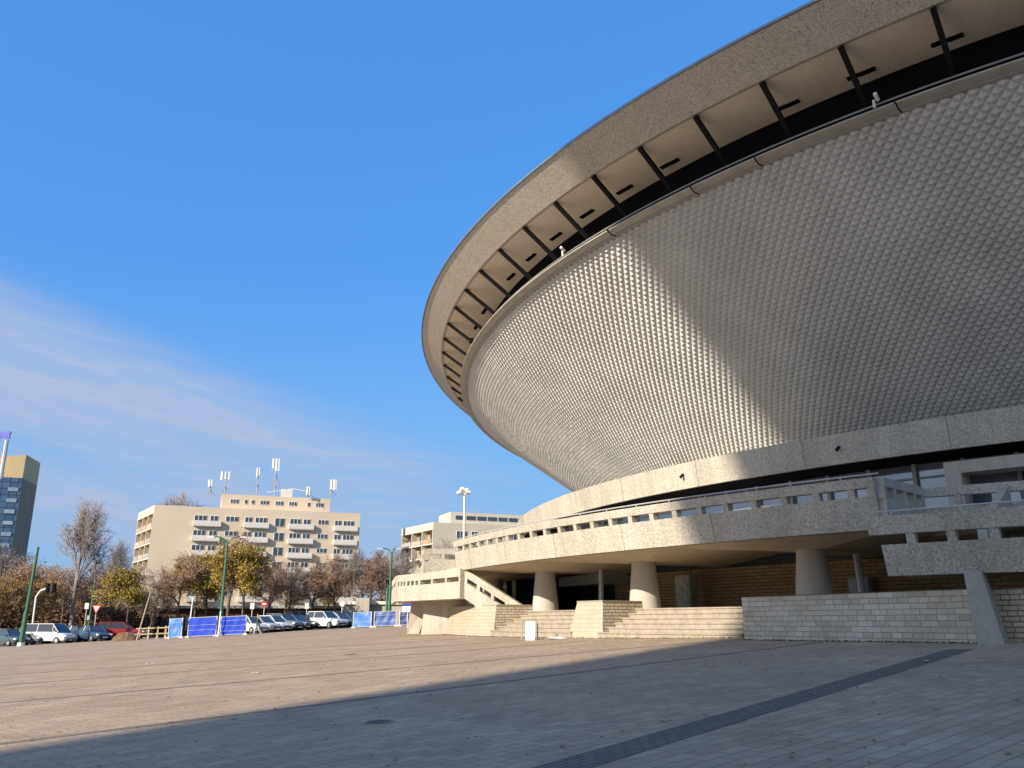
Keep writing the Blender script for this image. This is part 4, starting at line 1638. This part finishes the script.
# ------------------------------------------------------------------ cars
M_tyre = plain('tyre', (0.02, 0.02, 0.02), 0.85)
M_rimm = plain('wheel_rim', (0.45, 0.46, 0.47), 0.35, 0.7)
M_lampg = plain('lamp_glass', (0.75, 0.76, 0.78), 0.15)
M_tail = plain('tail_lamp', (0.30, 0.01, 0.01), 0.3)


def paint(name, c):
    m, nt, b = new_mat(name)
    f = noise_node(nt, 3.0, 3)
    nt.links.new(ramp(nt, f, [(0.3, tuple(x * .93 for x in c)), (0.7, c)]), b.inputs['Base Color'])
    b.inputs['Roughness'].default_value = 0.25
    b.inputs['Coat Weight'].default_value = 0.6
    b.inputs['Coat Roughness'].default_value = 0.05
    return m


P_white = paint('paint_white', (0.72, 0.72, 0.71))
P_silver = paint('paint_silver', (0.42, 0.44, 0.46))
P_dark = paint('paint_dark', (0.025, 0.03, 0.035))
P_blue = paint('paint_blue', (0.03, 0.055, 0.11))
P_lblue = paint('paint_mid_blue', (0.07, 0.16, 0.32))
P_red = paint('paint_red', (0.30, 0.018, 0.02))
P_grey = paint('paint_grey', (0.14, 0.15, 0.165))
P_teal = paint('paint_teal', (0.05, 0.085, 0.10))


def loft(mb, secs, closed_ends=True):
    for a, b in zip(secs[:-1], secs[1:]):
        n = len(a)
        for i in range(n):
            j = (i + 1) % n
            mb.quad(a[i], b[i], b[j], a[j])
    if closed_ends:
        mb.poly(list(reversed(secs[0])))
        mb.poly(secs[-1])


def sec(x, z0, z1, w0, w1):
    """rounded body section: sill to belt"""
    return [(x, -w0 * .92, z0), (x, -w0, z0 + (z1 - z0) * .25), (x, -w0, z0 + (z1 - z0) * .62), (x, -w1, z1 - .03), (x, -w1 * .9, z1),
            (x, w1 * .9, z1), (x, w1, z1 - .03), (x, w0, z0 + (z1 - z0) * .62), (x, w0, z0 + (z1 - z0) * .25), (x, w0 * .92, z0)]


STY = {
    # body stations (x, z0, z1, w0, w1); greenhouse belt x0..x3 and roof x1..x2, belt z, roof z, widths
    'hatch': ([(-2.0, .45, .75, .66, .60), (-1.93, .28, .98, .80, .72), (-1.2, .24, .98, .86, .80), (0, .22, .96, .87, .82), (.8, .22, .95, .87, .80), (1.55, .24, .84, .84, .70), (1.9, .28, .72, .76, .60), (2.02, .4, .6, .62, .5)],
              (-1.95, -1.45, .25, 1.15, .95, 1.48, .76, .58), (-1.28, 1.28), .31),
    'saloon': ([(-2.25, .48, .8, .66, .6), (-2.18, .3, .98, .8, .72), (-1.3, .24, .99, .87, .78), (0, .22, .94, .88, .82), (.85, .22, .93, .88, .80), (1.7, .24, .82, .85, .70), (2.1, .28, .7, .76, .6), (2.25, .4, .58, .62, .5)],
               (-1.75, -.95, .15, 1.05, .94, 1.43, .76, .56), (-1.4, 1.4), .31),
    'estate': ([(-2.3, .45, .85, .70, .64), (-2.22, .3, 1.05, .84, .76), (-1.3, .26, 1.05, .91, .84), (0, .25, 1.03, .92, .86), (.85, .25, 1.02, .92, .84), (1.7, .28, .95, .88, .76), (2.15, .32, .82, .8, .66), (2.28, .45, .66, .66, .55)],
               (-2.2, -1.95, .15, 1.0, 1.03, 1.62, .80, .64), (-1.4, 1.42), .35),
    'van': ([(-2.5, .45, 1.15, .86, .84), (-2.46, .32, 1.2, .95, .93), (-1.2, .3, 1.2, .97, .94), (.4, .3, 1.2, .97, .94), (1.35, .3, 1.18, .97, .9), (2.05, .32, 1.02, .93, .78), (2.4, .36, .85, .84, .66), (2.5, .5, .7, .7, .55)],
            (-2.46, -2.38, .85, 1.75, 1.18, 1.96, .93, .80), (-1.5, 1.62), .34),
}


def make_car(name, style, mat, label, cat='car', panel_rear=False):
    st, (bx0, rx0, rx1, bx1, bz, rz_, bw, rw), wx, wr = STY[style]
    e = bpy.data.objects.new(name, None)
    COL.objects.link(e)
    tag(e, label, cat, 'cars parked beyond the plaza')
    mb = MB()
    loft(mb, [sec(*s_) for s_ in st])
    mb.build('body', mat, e, True, False)
    # roof and pillars
    mb = MB()
    mb.box(((rx0 + rx1) / 2, 0, rz_ + .005), (rx1 - rx0 + .06, rw * 2 + .05, .05))
    for sy in (-1, 1):
        mb.tube((bx0 + .03, sy * bw, bz), (rx0, sy * rw, rz_), .045, n=5)
        mb.tube((bx1 - .03, sy * bw, bz - .05), (rx1, sy * rw, rz_), .04, n=5)
        xm = (rx0 + rx1) / 2 - .1
        mb.tube((xm, sy * (bw + .01), bz), (xm, sy * (rw + .01), rz_), .04, n=5)
        mb.tube((rx0, sy * rw, rz_), (rx1, sy * rw, rz_), .035, n=5)
    if style == 'van':
        for sy in (-1, 1):
            mb.tube((-.9, sy * (bw + .01), bz), (-.9, sy * (rw + .01), rz_), .04, n=5)
            mb.tube((1.0, sy * (bw + .01), bz), (.95, sy * (rw + .01), rz_), .04, n=5)
    mb.build('roof', mat, e, True, False)
    mb = MB()
    lo_ = [(bx0, -bw, bz - .02), (bx1, -bw, bz - .08), (bx1, bw, bz - .08), (bx0, bw, bz - .02)]
    hi_ = [(rx0, -rw, rz_), (rx1, -rw, rz_), (rx1, rw, rz_), (rx0, rw, rz_)]
    for i in range(4):
        j = (i + 1) % 4
        mb.quad(lo_[i], lo_[j], hi_[j], hi_[i])
    mb.build('windows', M_glass, e, False, False)
    for x in wx:
        for sy in (-1, 1):
            w = st[3][3]
            mb = MB()
            mb.tube((x, sy * (w - .17), wr), (x, sy * (w + .015), wr), wr, wr, 18)
            wo = mb.build('wheel', M_tyre, e, True, False)
            mb = MB()
            mb.tube((x, sy * (w + .0), wr), (x, sy * (w + .03), wr), wr * .62, wr * .56, 12)
            mb.build('rim', M_rimm, wo, True, False)
    xf, xb = st[-2][0], st[1][0]
    for sy in (-1, 1):
        mb = MB()
        mb.box((xf + .0, sy * st[-2][3] * .78, st[-2][2] - .06), (.22, .3, .15), sy * -.35)
        mb.build('headlight', M_lampg, e, False, False)
        mb = MB()
        mb.box((xb - .01, sy * st[1][3] * .86, st[1][2] - .16), (.1, .18, .26))
        mb.build('tail_light', M_tail, e, False, False)
        mb = MB()
        mb.box((bx1 - .35, sy * (bw + .16), bz + .02), (.1, .18, .12))
        mb.build('mirror', mat, e, False, False)
    mb = MB()
    mb.box((st[-1][0] + .0, 0, .47), (.06, st[-1][3] * 1.5, .13))
    mb.build('grille', M_black, e, False, False)
    mb = MB()
    mb.box((st[-1][0] + .035, 0, .38), (.02, .5, .1))
    mb.build('number_plate', M_white, e, False, False)
    return e


def park(style, mat, x, y, head, label, cat='car', sc=1.0):
    e = make_car({'van': 'passenger_van'}.get(style, 'parked_car'), style, mat, label, cat)
    e.location = (x, y, gz(x, y) + 0.01)
    e.rotation_euler = (0, 0, R(head))
    e.scale = (sc, sc, sc)
    return e


def gx(px, Y, py=638):
    return at(px, py, Y).x


# left group
park('van', P_white, gx(50, 84), 84, -14, 'white passenger van with dark side windows parked beside the green pole', 'van', 0.92)
park('hatch', P_teal, gx(10, 82.5), 82.5, -30, 'dark teal hatchback at the far left, left of the leaning green pole')
park('hatch', P_grey, gx(30, 84), 84.5, -30, 'dark grey hatchback half hidden between the green pole and the white van')
park('estate', P_white, gx(2, 90), 90, -25, 'white car roof behind the dark teal hatchback at the left edge')
park('saloon', P_blue, gx(93, 85), 85, -38, 'dark blue saloon showing its nose right of the white van')
park('hatch', P_dark, gx(80, 87), 87, -35, 'black hatchback tucked behind the front of the white van')
park('estate', P_lblue, gx(70, 93), 93, -30, 'mid blue car behind the white van roof')
park('estate', P_red, gx(121, 87), 87, 8, 'dark red estate car right of the blue saloon')
# middle group, nose to tail towards the right blue screens
row = [(250, 82.5, 'hatch', P_white, 'white hatchback at the left end of the middle row, behind the walker'),
       (262, 83.5, 'saloon', P_silver, 'silver saloon second in the middle row of parked cars'),
       (273, 84.8, 'hatch', P_white, 'white hatchback third in the middle row, beside a silver saloon'),
       (284, 86, 'estate', P_grey, 'dark grey estate fourth in the middle row'),
       (294, 87.2, 'hatch', P_blue, 'navy hatchback in the middle row, left of the black saloon'),
       (304, 88.2, 'saloon', P_dark, 'black saloon in the middle row just left of the white estate'),
       (316, 88.6, 'saloon', P_teal, 'dark teal saloon half covered by the white estate'),
       (326, 87.6, 'estate', P_white, 'white estate car standing out towards the right end of the row'),
       (338, 90.4, 'hatch', P_grey, 'grey hatchback right of the white estate'),
       (346, 91.8, 'hatch', P_dark, 'black hatchback last in the row, touching the right blue screens')]
for px, Y, st_, m_, lab in row:
    park(st_, m_, gx(px, Y, 632), Y, -36, lab)
park('van', P_lblue, gx(309, 99, 625), 99, -8, 'blue van parked behind the row of cars', 'van')
park('van', P_blue, gx(333, 101, 625), 101, 170, 'dark navy van behind the white estate', 'van')

# ------------------------------------------------------------------ blue screens
M_tarp = plain('blue_tarp', (0.010, 0.045, 0.46), 0.8, 0, 0.25, 1.5)
M_tarp2 = plain('blue_tarp_faded', (0.05, 0.17, 0.50), 0.5, 0, 0.2, 1.5)
M_tarp3 = plain('blue_tarp_dull', (0.05, 0.10, 0.30), 0.5, 0, 0.25, 1.5)
M_tarp4 = plain('blue_tarp_dark', (0.02, 0.035, 0.13), 0.5, 0, 0.25, 1.5)


M_stripe = plain('tarp_band', (0.30, 0.38, 0.60), 0.6)


def screen(pxa, pxb, Ya, Yb, ytop, ybot, mat, label, stripes):
    a, b = at(pxa, ybot, Ya), at(pxb, ybot, Yb)
    za, zb_ = gz(a.x, Ya), gz(b.x, Yb)
    h = at(pxa, ytop, Ya).z - za
    e = empty('fence_screen', (a.x, a.y, za), label, 'screen', 'blue tarpaulin fence screens')
    n, m = 14, 6
    d = Vector((b.x - a.x, b.y - a.y))
    nn = Vector((d.y, -d.x)).normalized()

    def pt(i, j, off=0.0):
        t, s_ = i / n, j / m
        w = (0.05 * sin(7 * t + 3 * s_ + pxa) + 0.035 * sin(17 * t - 5 * s_) - 0.03 * cos(6.28 * s_ * 2)) if 0 < j < m else 0
        w += off
        return (a.x + d.x * t + nn.x * w, a.y + d.y * t + nn.y * w, za + (zb_ - za) * t + 0.10 + (h - 0.14) * s_)
    mb = MB()
    for i in range(n):
        for j in range(m):
            mb.quad(pt(i, j), pt(i + 1, j), pt(i + 1, j + 1), pt(i, j + 1))
    tp_ = mb.build('tarpaulin', mat, e, True)
    for s_ in stripes:
        mb = MB()
        j = s_ * m
        for i in range(n):
            p_, q_ = Vector(pt(i, j, 0.05)), Vector(pt(i + 1, j, 0.05))
            w_ = Vector((0, 0, 0.012))
            mb.quad(p_ - w_, q_ - w_, q_ + w_, p_ + w_)
        mb.build('stripe', M_stripe, tp_)
    mb = MB()
    for q_ in (a, b):
        z_ = gz(q_.x, q_.y)
        mb.tube((q_.x, q_.y, z_), (q_.x, q_.y, z_ + h + 0.06), 0.05, n=6)
    mb.tube((a.x, a.y, za + h), (b.x, b.y, zb_ + h), 0.03, n=6)
    mb.tube((a.x, a.y, za + .1), (b.x, b.y, zb_ + .1), 0.03, n=6)
    mb.build('frame', M_steel, e)
    for q_ in (a, b):
        mb = MB()
        z_ = gz(q_.x, q_.y)
        mb.box((q_.x, q_.y, z_ + 0.07), (0.35, 0.7, 0.14), 0.2)
        mb.build('foot', M_balc, e)
    return e


screen(168, 181, 78.5, 78.0, 619, 639, M_tarp2, 'narrow light blue tarpaulin screen at the left end of the left group', (0.42, 0.78))
screen(187.5, 215.5, 77.8, 77.2, 618, 638, M_tarp, 'widest bright blue tarpaulin screen, middle of the left group', (0.33, 0.6))
screen(220, 245, 77.2, 76.8, 617, 636, M_tarp, 'bright blue tarpaulin screen on the right of the green lamp post', (0.2, 0.5, 0.8))
screen(353, 371, 82, 81, 613, 629, M_tarp2, 'faded blue tarpaulin screen right of the parked row', (0.35, 0.62))
screen(374, 396, 80.5, 80, 612, 628, M_tarp3, 'dull blue tarpaulin screen in the middle of the right group', (0.3, 0.75))
screen(399.5, 412, 79.5, 79, 611.5, 627, M_tarp4, 'dark navy tarpaulin screen beside the landing leg', (0.3, 0.7))

# ------------------------------------------------------------------ poles, lamps, signs
def ground_at(px, Y):
    x = gx(px, Y)
    return Vector((x, Y, gz(x, Y)))


def z_at(px, py, Y):
    return at(px, py, Y).z


g = ground_at(22, 80)
e = empty('utility_pole', tuple(g), 'stout green tapered pole leaning slightly, left of the white van', 'pole')
zt_ = z_at(34, 547, 80)
mb = MB()
mb.tube(g, (g.x + .05, g.y, g.z + 3.0), 0.24, 0.21, 10)
mb.build('lower_section', M_green, e, True)
mb = MB()
mb.tube((g.x + .05, g.y, g.z + 3.0), (g.x + .25, g.y, zt_), 0.16, 0.11, 10)
mb.build('upper_section', M_green, e, True)
mb = MB()
mb.tube((g.x, g.y, g.z - .05), (g.x, g.y, g.z + .3), 0.34, 0.30, 10)
mb.build('base', M_white, e, True)

g = ground_at(87, 100)
e = empty('utility_pole', tuple(g), 'thin green pole in front of the tall bare tree', 'pole')
mb = MB()
mb.tube(g, (g.x + .1, g.y, z_at(93, 576, 100)), 0.15, 0.09, 8)
mb.build('shaft', M_green, e, True)
mb = MB()
mb.box((g.x, g.y - .2, g.z + 2.6), (.3, .25, .5))
mb.build('box', M_grey, e)


def lamp_post(px, Y, ytop, label, arms, name='street_lamp', mat=M_green, r=0.15):
    g = ground_at(px, Y)
    e = empty(name, tuple(g), label, 'street lamp')
    zt_ = z_at(px, ytop, Y)
    mb = MB()
    mb.tube(g, (g.x, g.y, g.z + 2.0), r * 1.3, r * 1.2, 10)
    mb.tube((g.x, g.y, g.z + 2.0), (g.x, g.y, zt_), r, r * .6, 10)
    mb.build('pole', mat, e, True)
    for dx in arms:
        mb = MB()
        sg = 1 if dx > 0 else -1
        mb.path([(g.x, g.y, zt_ - .3), (g.x + dx * .3, g.y, zt_ + .25), (g.x + dx * .75, g.y, zt_ + .4), (g.x + dx, g.y, zt_ + .35)], .06, 6)
        ao = mb.build('arm', mat, e, True)
        mb = MB()
        mb.box((g.x + dx + sg * .25, g.y, zt_ + .33), (.6, .22, .11))
        mb.build('lamp_head', M_steel, ao)
    return e


lamp_post(219, 78.3, 541, 'tall green street lamp with two arms standing among the blue screens', (-1.3, 1.2))
lamp_post(388.5, 92, 552, 'green street lamp with arms between the two apartment blocks', (-1.0, 0.5), r=.16)
g = ground_at(385.5, 91)
mb = MB()
mb.tube(g, (g.x, g.y, z_at(385, 588, 91)), 0.14, 0.11, 8)
tag(mb.build('utility_pole', M_green), 'short green pole just left of the right green lamp', 'pole')

# white traffic mast with signal heads
g = ground_at(31, 88)
e = empty('traffic_light', tuple(g), 'white curved mast with dark signal heads above the white van', 'traffic light')
z1_, z2_ = z_at(36, 597, 88), z_at(50, 587, 88)
xa, xb_ = at(36, 597, 88).x, at(52, 587, 88).x
mb = MB()
mb.path([tuple(g), (xa, g.y, z1_), (xa + .35, g.y, z1_ + .6), (xa + .9, g.y, z2_ - .15), (xb_, g.y, z2_)], .085, 8)
mb.build('mast', M_white, e, True)
for x_ in (xb_ - .35, xb_ + .25):
    mb = MB()
    mb.box((x_, g.y - .1, z2_ - .1), (.32, .3, .95))
    so_ = mb.build('signal_head', M_black, e)
    for k in range(3):
        mb = MB()
        mb.tube((x_, g.y - .27, z2_ + .2 - .3 * k), (x_, g.y - .36, z2_ + .2 - .3 * k), .11, n=8)
        mb.build('visor', M_black, so_)

# pale poles by the screens
for px, Y, yt_, lab, lean in ((137, 79, 592, 'rough pale wooden pole leaning right, left of the blue screens', .75), (188, 78.6, 598, 'white slim pole rising behind the left blue screens', .1),
                              (218, 76.8, 611, 'short pale post between two bright blue screens', .05)):
    g = ground_at(px, Y)
    mb = MB()
    zz_ = z_at(px, yt_, Y)
    k = Vector((g.x + lean, g.y, zz_))
    mb.tube(g, g.lerp(k, .55), .075, .065, 7)
    mb.tube(g.lerp(k, .55), k, .065, .045, 7)
    tag(mb.build('post', plain('bleached_wood', (0.36, 0.31, 0.25), 0.8, 0, .2) if lean > .5 else M_white, smooth=True), lab, 'post')
# timber barrier and heap of earth
g = ground_at(150, 80)
e = empty('barrier', tuple(g), 'low pale timber barrier between the earth heap and the blue screens', 'barrier')
M_wood = plain('pale_timber', (0.46, 0.36, 0.24), 0.8, 0, .2)
xs_ = [gx(p_, 80) for p_ in (139, 148, 157, 165)]
for x_ in xs_:
    mb = MB()
    mb.box((x_, 80, gz(x_, 80) + .55), (.14, .14, 1.1))
    mb.build('post', M_wood, e)
for hh in (.45, .95):
    mb = MB()
    mb.tube((xs_[0] - .3, 79.9, gz(xs_[0], 80) + hh), (xs_[-1] + .3, 79.9, gz(xs_[-1], 80) + hh), .06, n=6)
    mb.build('rail', M_wood, e)
mb = MB()
hx, hy = gx(125, 79.5), 79.5
rng = random.Random(3)
ring = []
for r_, z_ in ((1.15, 0.0), (.95, .28), (.6, .55), (.25, .72)):
    ring.append([(hx + r_ * cos(t * pi / 8) * rng.uniform(.85, 1.15), hy + r_ * .7 * sin(t * pi / 8), gz(hx, hy) + z_ * rng.uniform(.8, 1.15)) for t in range(16)])
for A_, B_ in zip(ring[:-1], ring[1:]):
    for i in range(16):
        j = (i + 1) % 16
        mb.quad(A_[i], A_[j], B_[j], B_[i])
mb.poly(ring[-1])
tag(mb.build('earth_heap', plain('earth', (0.15, 0.09, 0.05), .95, 0, .3, 4.0)), 'small brown heap of earth in front of the red car', 'heap')

M_sred = plain('sign_red', (0.50, 0.02, 0.02), .5)
M_sblue = plain('sign_blue_paint', (0.02, 0.06, 0.40), .5)


def sign(px, Y, ytop, label, kind):
    g = ground_at(px, Y)
    zt_ = z_at(px, ytop, Y)
    e = empty('traffic_sign', tuple(g), label, 'sign')
    mb = MB()
    mb.tube(g, (g.x, g.y, zt_), .045, n=6)
    mb.build('post', M_steel, e, True)
    mb = MB()
    c = (g.x, g.y - .08, zt_ - .3)
    if kind == 'round':
        mb.tube((c[0], c[1], c[2]), (c[0], c[1] - .03, c[2]), .30, n=20)
        b_ = mb.build('plate', M_sred, e)
        mb = MB()
        mb.box((c[0], c[1] - .045, c[2]), (.4, .02, .11))
        mb.build('bar', M_white, b_)
    elif kind == 'plate':
        mb.box(c, (.42, .04, .6))
        mb.build('plate', M_balc, e)
    elif kind == 'disc':
        mb.tube((c[0], c[1], c[2]), (c[0], c[1] - .03, c[2]), .28, n=20)
        mb.build('plate', M_balc, e)
    elif kind == 'tri':
        mb.poly([(c[0] - .5, c[1], c[2] + .4), (c[0] + .5, c[1], c[2] + .4), (c[0], c[1], c[2] - .5)])
        mb.poly([(c[0] - .5, c[1] + .03, c[2] + .4), (c[0], c[1] + .03, c[2] - .5), (c[0] + .5, c[1] + .03, c[2] + .4)])
        b_ = mb.build('plate', M_sred, e)
        mb = MB()
        mb.poly([(c[0] - .3, c[1] - .012, c[2] + .28), (c[0] + .3, c[1] - .012, c[2] + .28), (c[0], c[1] - .012, c[2] - .28)])
        mb.build('face', M_white, b_)
    elif kind == 'blue':
        mb.box((c[0], c[1], c[2] + .2), (.9, .05, .4))
        mb.build('plate', M_sblue, e)
        mb = MB()
        mb.box((c[0] - .1, c[1], c[2] - .25), (.65, .05, .45))
        mb.build('lower_plate', M_white, e)
    return e


sign(262, 92, 601, 'round red sign with a white bar above the parked cars', 'round')
sign(305, 94, 603, 'white rectangular road sign above the middle parked cars', 'plate')
sign(340.5, 93, 601, 'white disc sign at the right end of the parked row', 'disc')
sign(93, 90, 606, 'red triangular give way sign above the dark blue saloon', 'tri')
sign(83, 92, 603, 'white back of a tall road sign left of the thin green pole', 'plate')
sign(250, 90, 603, 'white narrow road sign left of the round red sign', 'plate')
sign(407, 70, 602, 'small blue and white sign beside the landing leg', 'blue')

# floodlight mast behind the left end of the terrace
g = Vector((at(463, 600, 75).x, 75, 1.2))
e = empty('floodlight_mast', tuple(g), 'slender white mast with a cluster of lamps rising behind the left end of the terrace', 'floodlight mast')
zt_ = z_at(463, 491, 75)
mb = MB()
mb.tube(g, (g.x, g.y, zt_ - .3), .13, .09, 10)
mb.build('pole', M_white, e, True)
mb = MB()
mb.tube((g.x - .45, g.y, zt_ - .25), (g.x + .3, g.y, zt_ - .25), .05, n=6)
mb.build('crossbar', M_white, e, True)
for dx, dz in ((-.45, -.1), (-.2, .22), (.15, .12), (.3, -.05)):
    mb = MB()
    M_ = Matrix.Translation((g.x + dx, g.y - .2, zt_ - .1 + dz)) @ Matrix.Rotation(R(-30), 4, 'X') @ Matrix.Rotation(dx, 4, 'Z')
    mb.box(None, (.36, .3, .26), m=M_)
    mb.build('lamp_head', M_white, e)

# ------------------------------------------------------------------ the walker
M_skin = plain('skin', (0.42, 0.26, 0.19), .6)
M_jacket = plain('jacket', (0.035, 0.075, 0.085), .8)
M_trous = plain('trousers', (0.40, 0.41, 0.42), .8)
M_hair = plain('hair', (0.03, 0.022, 0.018), .8)
pxp, Yp = 257.0, 71.0
g = ground_at(pxp, Yp)
pe = empty('person', tuple(g), 'person in a dark teal jacket and pale trousers walking past the parked cars', 'person')


def skin_mesh(name, verts, edges, radii, mat, parent, root=0, levels=2):
    me = bpy.data.meshes.new(name)
    me.from_pydata(verts, edges, [])
    o = bpy.data.objects.new(name, me)
    COL.objects.link(o)
    sm = o.modifiers.new('skin', 'SKIN')
    for i, r_ in enumerate(radii):
        me.skin_vertices[0].data[i].radius = (r_, r_)
        me.skin_vertices[0].data[i].use_root = (i == root)
    ss = o.modifiers.new('sub', 'SUBSURF')
    ss.levels = ss.render_levels = levels
    dg = bpy.context.evaluated_depsgraph_get()
    m2 = bpy.data.meshes.new_from_object(o.evaluated_get(dg))
    bpy.data.objects.remove(o)
    m2.name = name
    m2.materials.clear()
    m2.materials.append(mat)
    m2.polygons.foreach_set('use_smooth', [True] * len(m2.polygons))
    o = bpy.data.objects.new(name, m2)
    COL.objects.link(o)
    o.parent = parent
    return o


# walking to the left, local x is the walking direction; one continuous body with clothing over it
J = [(0, 0, .93), (0, 0, 1.12), (0.02, 0, 1.34), (0.03, 0, 1.46), (0.05, 0, 1.55), (0.06, 0, 1.66), (0.06, 0, 1.73),
     (0.02, -.19, 1.40), (-.10, -.25, 1.14), (-.02, -.25, .92), (.02, -.25, .84),
     (0.02, .19, 1.40), (.10, .25, 1.14), (.22, .24, .96), (.27, .23, .90),
     (0.02, -.09, .88), (.22, -.10, .50), (.26, -.10, .10), (.40, -.10, .04),
     (-.02, .09, .88), (-.08, .10, .50), (-.34, .10, .14), (-.24, .10, .04)]
E_ = [(0, 1), (1, 2), (2, 3), (3, 4), (4, 5), (5, 6), (2, 7), (7, 8), (8, 9), (9, 10), (2, 11), (11, 12), (12, 13), (13, 14),
      (0, 15), (15, 16), (16, 17), (17, 18), (0, 19), (19, 20), (20, 21), (21, 22)]
RD = [.125, .12, .13, .06, .06, .10, .07, .06, .042, .032, .036, .06, .042, .032, .036, .085, .06, .042, .035, .085, .06, .042, .035]
skin_mesh('body', J, E_, RD, M_skin, pe)
skin_mesh('jacket', [J[i] for i in (0, 1, 2, 7, 8, 9, 11, 12, 13)] + [(0, 0, .84)], [(0, 1), (1, 2), (2, 3), (3, 4), (4, 5), (2, 6), (6, 7), (7, 8), (0, 9)],
          [.155, .15, .155, .085, .065, .055, .085, .065, .055, .15], M_jacket, pe)
skin_mesh('trousers', [J[i] for i in (0, 15, 16, 17, 19, 20, 21)], [(0, 1), (1, 2), (2, 3), (0, 4), (4, 5), (5, 6)], [.14, .105, .08, .065, .105, .08, .065], M_trous, pe)
skin_mesh('hair', [(0.045, 0, 1.66), (0.05, 0, 1.75), (.0, 0, 1.70)], [(0, 1), (1, 2)], [.10, .085, .085], M_hair, pe, levels=2)
pe.rotation_euler = (0, 0, R(200))
pe.scale = (0.97, 0.97, 0.97)

# ------------------------------------------------------------------ small things on the paving
M_iron = plain('cast_iron', (0.05, 0.045, 0.04), 0.7, 0.3, 0.3, 12.0)


def drain(x, y, r_, label):
    z = gz(x, y)
    e = empty('drain_cover', (x, y, z), label, 'drain cover')
    mb = MB()
    P = [(x + r_ * cos(2 * pi * i / 24), y + r_ * sin(2 * pi * i / 24)) for i in range(24)]
    mb.poly([(a, b, gz(a, b) + 0.006) for a, b in P])
    mb.build('lid', M_iron, e)
    mb = MB()
    n_ = 24
    for i in range(n_):
        t0, t1 = 2 * pi * i / n_, 2 * pi * (i + 1) / n_
        P = [(x + q * cos(t), y + q * sin(t), gz(x + q * cos(t), y + q * sin(t)) + 0.010) for q, t in ((r_ * .99, t0), (r_ * .99, t1), (r_ * 1.2, t1), (r_ * 1.2, t0))]
        mb.quad(*P)
    mb.build('rim', M_conc, e)


drain(-1.75, 11.9, 0.17, 'round dark iron drain cover in the shaded paving near the viewer')
drain(-5.6, 31.0, 0.24, 'round dark iron drain cover in the sunlit paving')
rng = random.Random(12)
M_leafl = plain('fallen_leaf', (0.22, 0.13, 0.05), .9, 0, .3)
mb = MB()
for k in range(900):
    y = rng.uniform(7, 60)
    x = rng.uniform(-0.62, 0.55) * y + rng.gauss(0, .5)
    if math.hypot(x - CX, y - CY) < 54.3:
        continue
    z = gz(x, y) + 0.008
    s_ = rng.uniform(0.02, 0.045)
    t = rng.uniform(0, 6.28)
    mb.quad((x + s_ * cos(t), y + s_ * sin(t), z), (x - s_ * .6 * sin(t), y + s_ * .6 * cos(t), z + .01), (x - s_ * cos(t), y - s_ * sin(t), z), (x + s_ * .6 * sin(t), y - s_ * .6 * cos(t), z + .006))
tag(mb.build('fallen_leaves', M_leafl), 'sparse dry leaves scattered over the paving', 'leaves', kind='stuff')
# dirt and small weeds where walls and steps meet the paving
M_moss = plain('dirt_moss', (0.07, 0.065, 0.04), .95, 0, .4, 6.0)
mb = MB()
for k in range(1400):
    a = rng.uniform(196.2, 221.0)
    if rng.random() < 0.35:
        t = rng.random()
        x, y = 7.02 + (10.70 - 7.02) * t, 26.9 + (20.28 - 26.9) * t
        x -= abs(rng.gauss(0, .05)); y -= abs(rng.gauss(0, .04))
    else:
        x, y, _ = pol(53.5 + abs(rng.gauss(0, .07)), a)
    z = gz(x, y)
    h_ = rng.uniform(.008, .05)
    w_ = rng.uniform(.01, .045)
    t = rng.uniform(0, 6.28)
    mb.poly([(x - w_ * cos(t), y - w_ * sin(t), z), (x + w_ * cos(t), y + w_ * sin(t), z), (x + rng.gauss(0, .015), y + rng.gauss(0, .015), z + h_)])
tag(mb.build('weeds', M_moss), 'thin line of dirt and weeds at the foot of walls and steps', 'weeds', kind='stuff')
